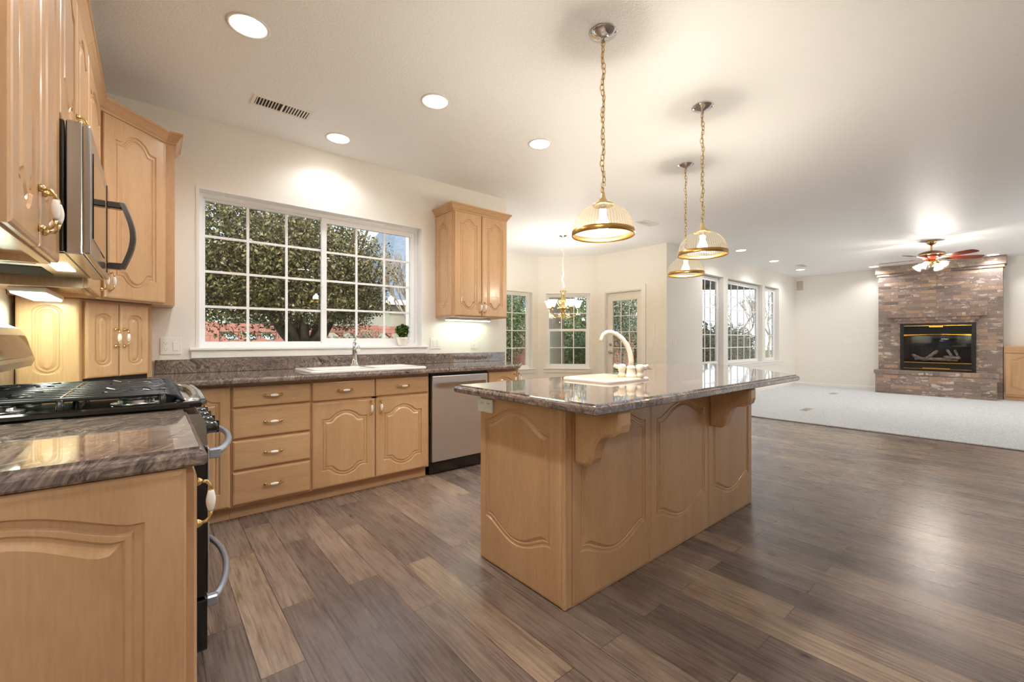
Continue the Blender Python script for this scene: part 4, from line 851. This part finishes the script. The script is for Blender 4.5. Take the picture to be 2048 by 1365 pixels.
# ------------------------------------------------------------------ small wall and ceiling fittings
def plate(name, label, cat, x0, x1, z0, z1, y, items, group=None, rz=0, loc=None):
    """plate in local coords facing -y; items: list of ('rocker'|'outlet'|'blank'|'toggle', x centre)"""
    t = thing(name, label, cat, loc or (x0, y, z0), rz, group); wd, hh = x1 - x0, z1 - z0
    b = B(); b.box(0, -.006, 0, wd, -.0005, hh, .002); b.build('cover_plate', 'plastic', t)
    for kind, xc in items:
        b = B()
        if kind == 'rocker': b.box(xc - .016, -.0095, hh / 2 - .033, xc + .016, -.0062, hh / 2 + .033, .002); b.build('rocker_switch', 'plastic', t)
        elif kind == 'toggle': b.box(xc - .006, -.0072, hh / 2 - .014, xc + .006, -.0062, hh / 2 + .014); b.box(xc - .003, -.016, hh / 2, xc + .003, -.0073, hh / 2 + .01); b.build('toggle_switch', 'plastic', t)
        else:
            for s_ in (-1, 1):
                zc_ = hh / 2 + s_ * .019; b.mi = 0; b.box(xc - .016, -.008, zc_ - .015, xc + .016, -.0062, zc_ + .015, .002); b.mi = 1
                b.box(xc - .008, -.0085, zc_ - .001, xc - .006, -.0081, zc_ + .007); b.box(xc + .006, -.0085, zc_ - .001, xc + .008, -.0081, zc_ + .006); b.box(xc - .002, -.0085, zc_ - .010, xc + .002, -.0081, zc_ - .006)
            b.build('socket_face', ['plastic', 'slot'], t)
    return t
plate('outlet', 'white double plate with an outlet and a rocker switch, beside the appliance cabinet', 'outlet', .046, .162, 1.048, 1.164, YW, [('outlet', .03), ('rocker', .084)])
plate('light_switch', 'white double rocker switch plate between the kitchen window and the lone cabinet', 'switch', 2.129, 2.249, 1.058, 1.172, YW, [('rocker', .036), ('rocker', .084)])
plate('outlet', 'white outlet on the wall below the lone wall cabinet', 'outlet', 2.615, 2.687, 1.056, 1.172, YW, [('outlet', .036)])
plate('light_switch', 'white double rocker switch plate to the side of the patio door', 'switch', 0, .12, 1.01, 1.125, 0, [('rocker', .036), ('rocker', .084)], rz=R(-90), loc=(XD, 4.175, 1.01))
plate('wall_thermostat', 'slim white rectangular wall control above the switch by the patio door', 'thermostat', 0, .05, 1.16, 1.40, 0, [], rz=R(-90), loc=(XD, 4.07, 1.17))
plate('light_switch', 'small white switch plate on the wall before the great room windows', 'switch', 6.68, 6.80, 1.03, 1.145, YW, [('rocker', .06)])
plate('light_switch', 'white triple toggle plate on the blank wall beside the fireplace', 'switch', 0, .17, 1.06, 1.18, 0, [('toggle', .04), ('toggle', .085), ('toggle', .13)], rz=R(-90), loc=(XF, 2.82, 1.06))
plate('outlet', 'white outlet low on the blank wall beside the fireplace', 'outlet', 0, .075, .33, .45, 0, [('outlet', .0375)], rz=R(-90), loc=(XF, 3.15, .33))
t = thing('wall_speaker', 'beige grille speaker high on the far wall near the corner', 'speaker', (XF, 3.805, 2.39), R(-90)); b = B(); b.box(.02, -.012, 0, .19, -.0005, .26, .004); b.build('speaker_frame', 'wall', t); b = B(); b.box(.032, -.016, .012, .178, -.0122, .248, .003); b.build('speaker_grille', 'grill', t)
def vent(x, y, lx, ly, label, n=18, z=H, down=True, mat='plastic'):
    t = thing('air_vent', label, 'air vent', (x, y, z), 0, None); s_ = -1 if down else 1
    b = B(); e = .018
    for q in ((-lx / 2, -ly / 2, lx / 2, -ly / 2 + e), (-lx / 2, ly / 2 - e, lx / 2, ly / 2), (-lx / 2, -ly / 2 + e, -lx / 2 + e, ly / 2 - e), (lx / 2 - e, -ly / 2 + e, lx / 2, ly / 2 - e)): b.box(q[0], q[1], s_ * .0005, q[2], q[3], s_ * .008)
    b.box(-.006, -ly / 2 + e, s_ * .0005, .006, ly / 2 - e, s_ * .008); b.build('vent_frame', mat, t)
    b = B(); b.box(-lx / 2 + e, -ly / 2 + e, s_ * .0006, lx / 2 - e, ly / 2 - e, s_ * .0012); b.build('vent_backing', 'slot', t)
    b = B()
    for k in range(n):
        xx = -lx / 2 + e + (lx - 2 * e) * (k + .5) / n
        if abs(xx) > .012: b.box(xx - (.0035 if xx < 0 else .0062), -ly / 2 + e, s_ * .0014, xx + .0015, ly / 2 - e, s_ * .007)
    b.build('louvres', mat, t); return t
vent(.69, 3.28, .36, .15, 'white ceiling air vent above the kitchen window, in front of the nearest recessed light'); vent(5.20, 3.34, .36, .15, 'white ceiling air vent between the chandelier and the island pendants'); vent(10.70, 3.10, .36, .15, 'small white ceiling air vent between the last two lights near the great room windows'); vent(7.30, 3.30, .36, .15, 'white ceiling air vent seen just past the middle pendant lamp')
vent(8.129, 2.30, .30, .11, 'grey floor register in the carpet nearer the wood floor', z=.018, down=False, mat='grill').name = 'floor_register'
vent(11.0, 2.62, .30, .11, 'grey floor register in the carpet in front of the blank far wall', z=.018, down=False, mat='grill').name = 'floor_register'
# potted plant on the window stool
t = thing('potted_plant', 'small leafy green plant in a white cup on the kitchen windowsill', 'plant', (1.845, 3.845, 1.093))
b = B(); b.lathe([(.028, 0), (.034, .004), (.046, .03), (.052, .062), (.060, .080), (.056, .080), (.048, .062), (.03, .03), (.001, .028)], (0, 0, 0), 24); pt = b.build('pot', 'porcelain', t)
b = B(); b.tube([(.05, 0, .065), (.075, 0, .068), (.082, 0, .050), (.068, 0, .032), (.045, 0, .028)], .0045, 8); b.build('pot_handle', 'porcelain', pt)
def leaves(b, c, rad, n, size, shell=.35, flat=.5, seed=1, elong=2.0):
    rng = np.random.default_rng(seed); V = rng.normal(size=(n, 3)); V /= np.linalg.norm(V, axis=1)[:, None]; rr = (shell + (1 - shell) * rng.random(n)) ** .6
    # lumpy outline
    lump = 1 + .16 * np.sin(V[:, 0] * 6 + seed) * np.cos(V[:, 1] * 5 + 2 * seed) + .1 * np.sin(V[:, 2] * 9 + seed)
    P = np.array(c) + V * rr[:, None] * lump[:, None] * np.array(rad); A = rng.normal(size=(n, 3)); A /= np.linalg.norm(A, axis=1)[:, None]; U = rng.normal(size=(n, 3)); U = np.cross(A, U); U /= np.linalg.norm(U, axis=1)[:, None]
    s_ = size * (.6 + .8 * rng.random(n))
    A = A * (s_ * elong * .5)[:, None]; U = U * (s_ * .5)[:, None]; b.extra.append(np.stack([P + A, P + U, P - A, P - U], 1).reshape(-1, 3))
b = B(); leaves(b, (0, 0, .145), (.062, .055, .062), 520, .016, .2, seed=4); b.build('foliage', 'leaf_plant', t, normals=False)
b = B(); 
for k in range(9): a = k * .7; b.tube([(0, 0, .03), (.02 * math.cos(a), .02 * math.sin(a), .09), (.045 * math.cos(a), .045 * math.sin(a), .15)], .0015, 5)
b.build('stems', 'leaf_dark', t)

# ------------------------------------------------------------------ fireplace
FX = 12.30; FY0, FY1 = .302, 2.115
t = thing('brick_fireplace', 'wide mottled brown brick fireplace rising to the ceiling with raised hearth', 'fireplace', (FX, 1.2, 0))
iy0, iy1, iz0, iz1 = .655, 1.742, .530, 1.478
b = B(); b.box(FX, FY0, .012, XF - .002, iy0, H - .002); b.box(FX, iy1, .012, XF - .002, FY1, H - .002); b.box(FX, iy0, .012, XF - .002, iy1, iz0); b.box(FX, iy0, iz1, XF - .002, iy1, H - .002); b.box(XF - .03, iy0, iz0, XF - .002, iy1, iz1); b.build('chimney_breast', 'brick', t, True)
b = B(); b.box(FX - .045, FY0 - .045, 2.585, FX - .0005, FY1 + .045, H - .002); b.box(FX - .022, FY0 - .022, 2.53, FX - .0005, FY1 + .022, 2.5845); b.box(FX, FY0 - .045, 2.585, XF - .002, FY0 - .0005, H - .002); b.box(FX, FY0 - .022, 2.53, XF - .002, FY0 - .0005, 2.5845); b.build('brick_cornice', 'brick', t, True)
b = B(); b.box(FX - .13, .50, 1.615, FX - .0005, 1.95, 1.690); b.box(FX - .075, .60, 1.548, FX - .0005, 1.85, 1.6145); b.box(FX - .035, .66, 1.492, FX - .0005, 1.80, 1.5475); b.build('brick_mantel', 'soldier', t, True)
b = B(); b.box(11.99, .372, .012, FX - .001, FY1, .43); b.build('hearth', 'brick', t, True)
b = B(); b.box(11.965, .345, .4305, FX - .001, FY1 + .02, .505, .004); b.build('hearth_cap', 'header', t, True)
t = thing('gas_fireplace', 'black gas fireplace with gold trim set in the brick', 'fireplace insert', (FX - .02, 1.2, iz0))
b = B(); fx = FX - .03; fx1 = FX - .001
def fr(b, y0, z0, y1, z1, x0, x1, w_): b.box(x0, y0, z0, x1, y0 + w_, z1); b.box(x0, y1 - w_, z0, x1, y1, z1); b.box(x0, y0 + w_, z0, x1, y1 - w_, z0 + w_); b.box(x0, y0 + w_, z1 - w_, x1, y1 - w_, z1)
fr(b, iy0 - .01, iz0 - .02, iy1 + .01, iz1 + .01, fx, fx1, .06)
b.box(fx, iy0 + .05, 1.235, fx1, iy1 - .05, 1.255); b.box(fx, iy0 + .05, .655, fx1, iy1 - .05, .68); b.build('surround', 'blackmat', t, True)
b = B(); b.box(FX + .001, iy0 + .012, iz0 + .01, XF - .04, iy0 + .02, iz1 - .01); b.box(FX + .001, iy1 - .02, iz0 + .01, XF - .04, iy1 - .012, iz1 - .01); b.box(XF - .05, iy0 + .02, iz0 + .01, XF - .04, iy1 - .02, iz1 - .01); b.box(FX + .001, iy0 + .02, iz0 + .01, XF - .05, iy1 - .02, iz0 + .02); b.box(FX + .001, iy0 + .02, 1.25, XF - .05, iy1 - .02, 1.26); b.build('firebox', 'firebox', t, True)
b = B()
for k in range(5): z = 1.28 + k * .030; b.box(fx - .004, iy0 + .055, z, fx + .006, iy1 - .055, z + .012)
for k in range(3): z = .575 + k * .025; b.box(fx - .004, iy0 + .055, z, fx + .006, iy1 - .055, z + .011)
b.build('louvres', 'blackmat', t, True)
for q_ in ((iy0 + .05, 1.432, iy1 - .05, 1.444), (1.10, 1.405, 1.30, 1.4315), (iy0 + .05, .672, iy1 - .05, .686), (iy0 + .05, .548, iy1 - .05, .556), (1.0, .5565, 1.40, .575)):
    b = B(); b.box(fx - .009, q_[0], q_[1], fx - .0005, q_[2], q_[3]); b.build('gold_trim', 'gold', t, True)
b = B()
L = [[(fx - .010, iy0 + .05 + (iy1 - iy0 - .1) * k / 20, z_) for z_ in (1.228 + .030 * math.sin(PI * k / 20), 1.262)] for k in range(21)]
rows = [[(x, y, z0_), (x, y, z1_), (x + .008, y, z1_), (x + .008, y, z0_)] for ((x, y, z0_), (_, _, z1_)) in L]; b.rings(rows, True, True, True); b.build('gold_trim', 'gold', t, True)
b = B(); b.box(fx + .008, iy0 + .055, .685, fx + .012, iy1 - .055, 1.232); b.build('glass_front', 'smoke', t, True)
b = B(); b.box(XF - .14, iy0 + .05, .70, XF - .055, iy1 - .05, .74); b.build('log_tray', 'blackmat', t, True)
for (y0_, z0_, y1_, z1_, r_, x_) in ((.90, .74, 1.55, .75, .035, .16), (.86, .78, 1.10, .80, .03, .12), (1.36, .76, 1.20, .92, .03, .14), (.98, .80, 1.06, .95, .022, .15), (.95, .94, .90, .80, .02, .17), (1.46, .76, 1.58, .83, .03, .15)):
    b = B(); n = 8; b.tube([(FX + x_ + .01 * math.sin(k * 2), y0_ + (y1_ - y0_) * k / n, z0_ + (z1_ - z0_) * k / n + .004 * math.sin(k * 3)) for k in range(n + 1)], [r_ * (1 + .12 * math.sin(k * 2.3)) for k in range(n + 1)], 10); b.build('ceramic_log', 'log', t, True)
t = thing('media_cabinet', 'low maple cabinet with a carved door beside the fireplace', 'cabinet', (12.30, .292, 0), R(-90)); wd = 1.6
b = B(); b.box(0, 0, .095, wd, .29, .905); b.build('cabinet_box', 'maple', t); b = B(); b.box(0, .04, .02, wd, .29, .094); b.build('toe_kick', 'maple_h', t)
b = B(); b.box(0, -.02, .9055, wd, .29, .93, .003); b.box(0, .02, .9305, wd, .29, 1.03, .003); b.build('top', 'maple_h', t)
for k in range(3): door(t, .015 + k * .53, .525 + k * .53, .13, .89, None, None, m=.06)

# ------------------------------------------------------------------ outdoors
GZE = -.15
b = B(); b.box(-30, YW + .2, GZE - .1, 60, 70, GZE); g = struct(b.build('ground', 'lawn'))
def tree(name, label, trunk, crown_, mat, seed, bark='bark', group=None):
    t = thing(name, label, 'tree', trunk[0][0][:2] + (GZE,) if isinstance(trunk[0][0], tuple) else (0, 0, GZE), 0, group)
    b = B()
    for pts, r0, r1 in trunk_list(trunk): b.tube(pts, [r0 + (r1 - r0) * k / (len(pts) - 1) for k in range(len(pts))], 8)
    b.build('trunk', bark, t, True)
    b = B()
    for (c, r_, n, s_) in crown_: leaves(b, c, r_, n, s_, .3, seed=seed); seed += 1
    b.build('crown', mat, t, True, normals=False); return t
def trunk_list(tr): return tr
# the big evergreen behind the kitchen window
TB = (1.95, 7.6)
tr = [([(TB[0], TB[1], GZE), (TB[0], TB[1], .5), (TB[0] + .02, TB[1], 1.0)], .17, .14)]
rng = random.Random(3)
for k in range(9):
    a = k * 2 * PI / 9 + .2; l_ = rng.uniform(.7, 1.1)
    tr.append(([(TB[0], TB[1], .75 + .03 * k), (TB[0] + .35 * l_ * math.cos(a), TB[1] + .35 * l_ * math.sin(a), 1.25), (TB[0] + .75 * l_ * math.cos(a), TB[1] + .75 * l_ * math.sin(a), 1.9), (TB[0] + 1.2 * l_ * math.cos(a), TB[1] + 1.2 * l_ * math.sin(a), 3.0)], .085, .02))
tree('evergreen_tree', 'large dense olive-green tree with low forked trunk outside the kitchen window', tr,
     [((.95, 7.5, 3.0), (1.65, 1.6, 1.6), 26000, .026), ((2.2, 7.7, 2.4), (.98, 1.2, .95), 17000, .026), ((.6, 7.4, 2.5), (1.5, 1.3, 1.1), 24000, .026), ((1.7, 7.1, 2.2), (1.5, 1.0, .75), 16000, .026), ((1.95, 7.5, 1.75), (1.35, 1.1, .45), 9000, .026), ((.7, 7.3, 1.95), (1.2, 1.0, .5), 9000, .026), ((2.55, 7.7, 1.9), (.8, .9, .45), 6500, .026)], 'leaf_olive', 11)
# red block wall
t = thing('block_wall', 'long red block garden wall with a row of pierced blocks', 'garden wall', (4, 12, GZE))
b = B(); X0_, X1_ = -14, 22; yw0, yw1 = 12.0, 12.2
b.box(X0_, yw0, GZE, X1_, yw1, 1.14); b.box(X0_, yw0, 1.34, X1_, yw1, 1.54)
x = X0_
kk = 0
while x < X1_:
    if kk % 3 == 2: b.box(x, yw0 - .03, GZE, x + .6, yw1 + .03, 1.56); x += .6
    else:
        for i in range(4):
            xx = x + i * .4
            b.box(xx, yw0 + .02, 1.1401, xx + .04, yw1 - .02, 1.3399); b.rings([[(xx + .04, yw0 + .02, 1.1401), (xx + .20, yw0 + .02, 1.1401), (xx + .06, yw0 + .02, 1.24)], [(xx + .04, yw1 - .02, 1.1401), (xx + .20, yw1 - .02, 1.1401), (xx + .06, yw1 - .02, 1.24)]], True, True, True)
            b.rings([[(xx + .40, yw0 + .02, 1.3399), (xx + .24, yw0 + .02, 1.3399), (xx + .38, yw0 + .02, 1.24)], [(xx + .40, yw1 - .02, 1.3399), (xx + .24, yw1 - .02, 1.3399), (xx + .38, yw1 - .02, 1.24)]], True, True, True)
        x += 1.6
    kk += 1
b.build('block_courses', 'block', t, True)
def shrub(name, label, c, r_, n, s_, mat, seed, group=None, elong=2.0):
    t = thing(name, label, 'shrub', (c[0], c[1], GZE), 0, group)
    b = B(); leaves(b, c, r_, n, s_, .25, seed=seed, elong=elong); b.build('foliage', mat, t, True, normals=False)
    b = B()
    for k in range(7): a = k * .9; b.tube([(c[0], c[1], GZE), (c[0] + r_[0] * .3 * math.cos(a), c[1] + r_[1] * .3 * math.sin(a), c[2] * .6), (c[0] + r_[0] * .65 * math.cos(a), c[1] + r_[1] * .65 * math.sin(a), c[2] + r_[2] * .3)], [.02, .014, .006], 5)
    b.build('stems', 'bark', t, True); return t
shrub('round_shrub', 'grey-green rounded shrub in front of the red wall, nearer the tree', (4.0, 10.6, .62), (.85, .8, .70), 7000, .03, 'leaf_grey', 31)
shrub('round_shrub', 'grey-green rounded shrub in front of the red wall, nearer the neighbouring house', (6.2, 10.9, .62), (.9, .8, .68), 7000, .03, 'leaf_grey', 32)
shrub('round_shrub', 'yellow-green foliage rising over the red wall at the window edge', (-2.0, 13.8, 1.4), (1.9, .9, 1.0), 6000, .05, 'leaf_bright', 33)
shrub('garden_bush', 'pale green bush behind the red wall beside the yellow foliage', (2.4, 14.0, 1.25), (1.9, .9, .85), 6000, .05, 'leaf_grey', 34)
# neighbouring house
t = thing('house', 'neighbouring house with a steep blue-grey roof and pale wall', 'house', (12, 20, GZE))
hx0, hx1, hy0, hy1, ez, rz_ = 7.1, 19.0, 16.2, 26.0, 2.65, 7.6
b = B(); b.box(hx0 + .4, hy0 + .5, GZE, hx1, hy1, ez); b.build('house_wall', 'stucco', t, True)
b = B(); b.rings([[(hx0, hy0, ez), (hx1, hy0, ez), (hx1, hy1, ez), (hx0, hy1, ez)], [(hx0, hy0, ez + .12), (hx1, hy0, ez + .12), (hx1, hy1, ez + .12), (hx0, hy1, ez + .12)], [(hx0 + 2.6, hy0 + 4.4, rz_), (hx1 - 3, hy0 + 4.4, rz_), (hx1 - 3, hy1 - 4.4, rz_), (hx0 + 2.6, hy1 - 4.4, rz_)]], True, True, True); b.build('roof', 'slate', t, True)
b = B(); b.box(hx0 - .02, hy0 - .03, ez - .10, hx1, hy0 - .001, ez + .10); b.build('eave_board', 'white', t, True)
# patio column and roof
t = thing('patio_roof', 'covered patio with brown soffit and thick round column outside the great room', 'patio roof', (9, 5.5, 0))
b = B(); b.prism([(6.66, 3.97), (12.25, 3.97), (8.9, 6.95), (6.66, 6.95)], 2.42, 2.62); b.build('soffit', 'soffit', t, True)
b = B(); b.lathe([(.24, GZE), (.24, .05), (.22, .08), (.20, .12), (.20, 2.2), (.23, 2.3), (.24, 2.419)], (6.86, 6.72, 0), 32); b.build('column', 'stucco', t, True)
b = B(); b.box(6.66, 3.97, GZE + .001, 12.6, 6.95, GZE + .06); struct(b.build('patio_ground', 'stucco'))
# garden beyond the nook
for i, (x, y, zc_, rx, rz2, mt, lb, bark_) in enumerate((
    (10.4, 9.3, 2.5, 1.05, 2.3, 'leaf_green', 'tall feathery green tree outside the angled nook window', 'bark'),
    (12.75, 9.15, 3.0, 1.25, 2.0, 'leaf_grey', 'grey-green tree with pale trunk outside the patio door', 'bark_pale'),
    (9.2, 11.2, 2.9, 1.0, 2.0, 'leaf_green', 'green tree between the block wall and the nook', 'bark'))):
    tree('garden_tree', lb, [([(x, y, GZE), (x + .05, y, 1.2), (x, y + .1, zc_)], .09, .04), ([(x, y, .6), (x + .3, y, 1.4), (x + .8, y, zc_ + .4)], .05, .02), ([(x, y, .6), (x - .4, y + .1, 1.5), (x - .7, y, zc_ + .4)], .05, .02)], [((x, y, zc_), (rx, .85, rz2), 13000, .034), ((x, y, zc_ - 1.3), (rx * .9, .7, 1.2), 5000, .034)], mt, 50 + 3 * i, bark_)
shrub('low_hedge', 'low bright green clipped bush seen through the lower panes of the patio door', (9.9, 6.1, .33), (.9, .7, .5), 2600, .03, 'leaf_bright', 41)
shrub('garden_bush', 'wide green bush behind the lower sash of the angled nook window', (9.0, 7.6, .6), (1.0, .5, .85), 8000, .03, 'leaf_green', 42)
# far garden beyond the great room
t = thing('board_fence', 'dark vertical board fence across the far garden', 'fence', (24, 12, GZE)); b = B()
for k in range(150):
    s_ = k / 150; b.box(14 + 22 * s_, 9.4 + 6 * s_ + .0, GZE, 14 + 22 * s_ + .135, 9.42 + 6 * s_, 1.62 + .01 * math.sin(k * 5))
b.build('fence_boards', 'fence', t, True)
b = B()
for k in range(12): s_ = k / 11; b.box(14 + 21.6 * s_, 9.46 + 6 * s_, GZE, 14.1 + 21.6 * s_, 9.56 + 6 * s_, 1.6)
b.build('fence_posts', 'fence', t, True)
for i, (x, y, lb) in enumerate(((15.2, 7.2, 'dark hedge bush in front of the fence, seen in the first great room window'), (19.3, 8.4, 'dark hedge bush in front of the fence, filling the wide great room window'), (23.4, 9.6, 'dark hedge bush in front of the fence, at the far edge of the wide window'))):
    shrub('hedge_bush', lb, (x, y, .75), (1.9, .7, 1.05), 3400, .06, 'leaf_dark', 60 + i)
def bare_tree(label, x, y, hgt, seed, spread=1.0, name='bare_tree'):
    t = thing(name, label, 'tree', (x, y, GZE)); rg = random.Random(seed); b = B()
    def br(p, d, l_, r_, dep):
        q = p + d * l_; mid = p + d * l_ * .5 + Vector((rg.uniform(-1, 1), rg.uniform(-1, 1), rg.uniform(-.3, .6))) * l_ * .07
        b.tube([p, mid, q], [r_, r_ * .85, r_ * .68], 5 if dep < 3 else 3, cap=False)
        if dep < 6:
            for _ in range(3 if dep < 5 else 2):
                nd = (d + Vector((rg.uniform(-1, 1) * spread, rg.uniform(-1, 1) * spread, rg.uniform(-.25, .6))) * .72).normalized(); br(q, nd, l_ * rg.uniform(.66, .84), r_ * .62, dep + 1)
    br(Vector((x, y, GZE)), Vector((0, 0, 1)), hgt * .27, hgt * .02, 0); b.build('branches', 'bark_pale', t, True); return t
bare_tree('leafless tree beyond the fence, spreading across the wide great room window', 27.0, 10.8, 4.6, 5)
bare_tree('leafless tree beyond the fence, filling the narrow last great room window', 35.0, 12.2, 5.4, 8)
bare_tree('slim leafless tree in front of the neighbouring roof', 6.9, 13.4, 4.8, 12, .7)
t = thing('house', 'low house with a blue-grey roof beyond the fence', 'house', (31, 25, GZE))
b = B(); b.box(26.5, 22.0, GZE, 36.5, 29, 1.9); b.build('house_wall', 'stucco', t, True)
b = B(); b.rings([[(26, 21.5, 1.9), (37, 21.5, 1.9), (37, 29.5, 1.9), (26, 29.5, 1.9)], [(28.5, 25.3, 3.8), (34.5, 25.3, 3.8), (34.5, 25.7, 3.8), (28.5, 25.7, 3.8)]], True, True, True); b.build('roof', 'slate', t, True)
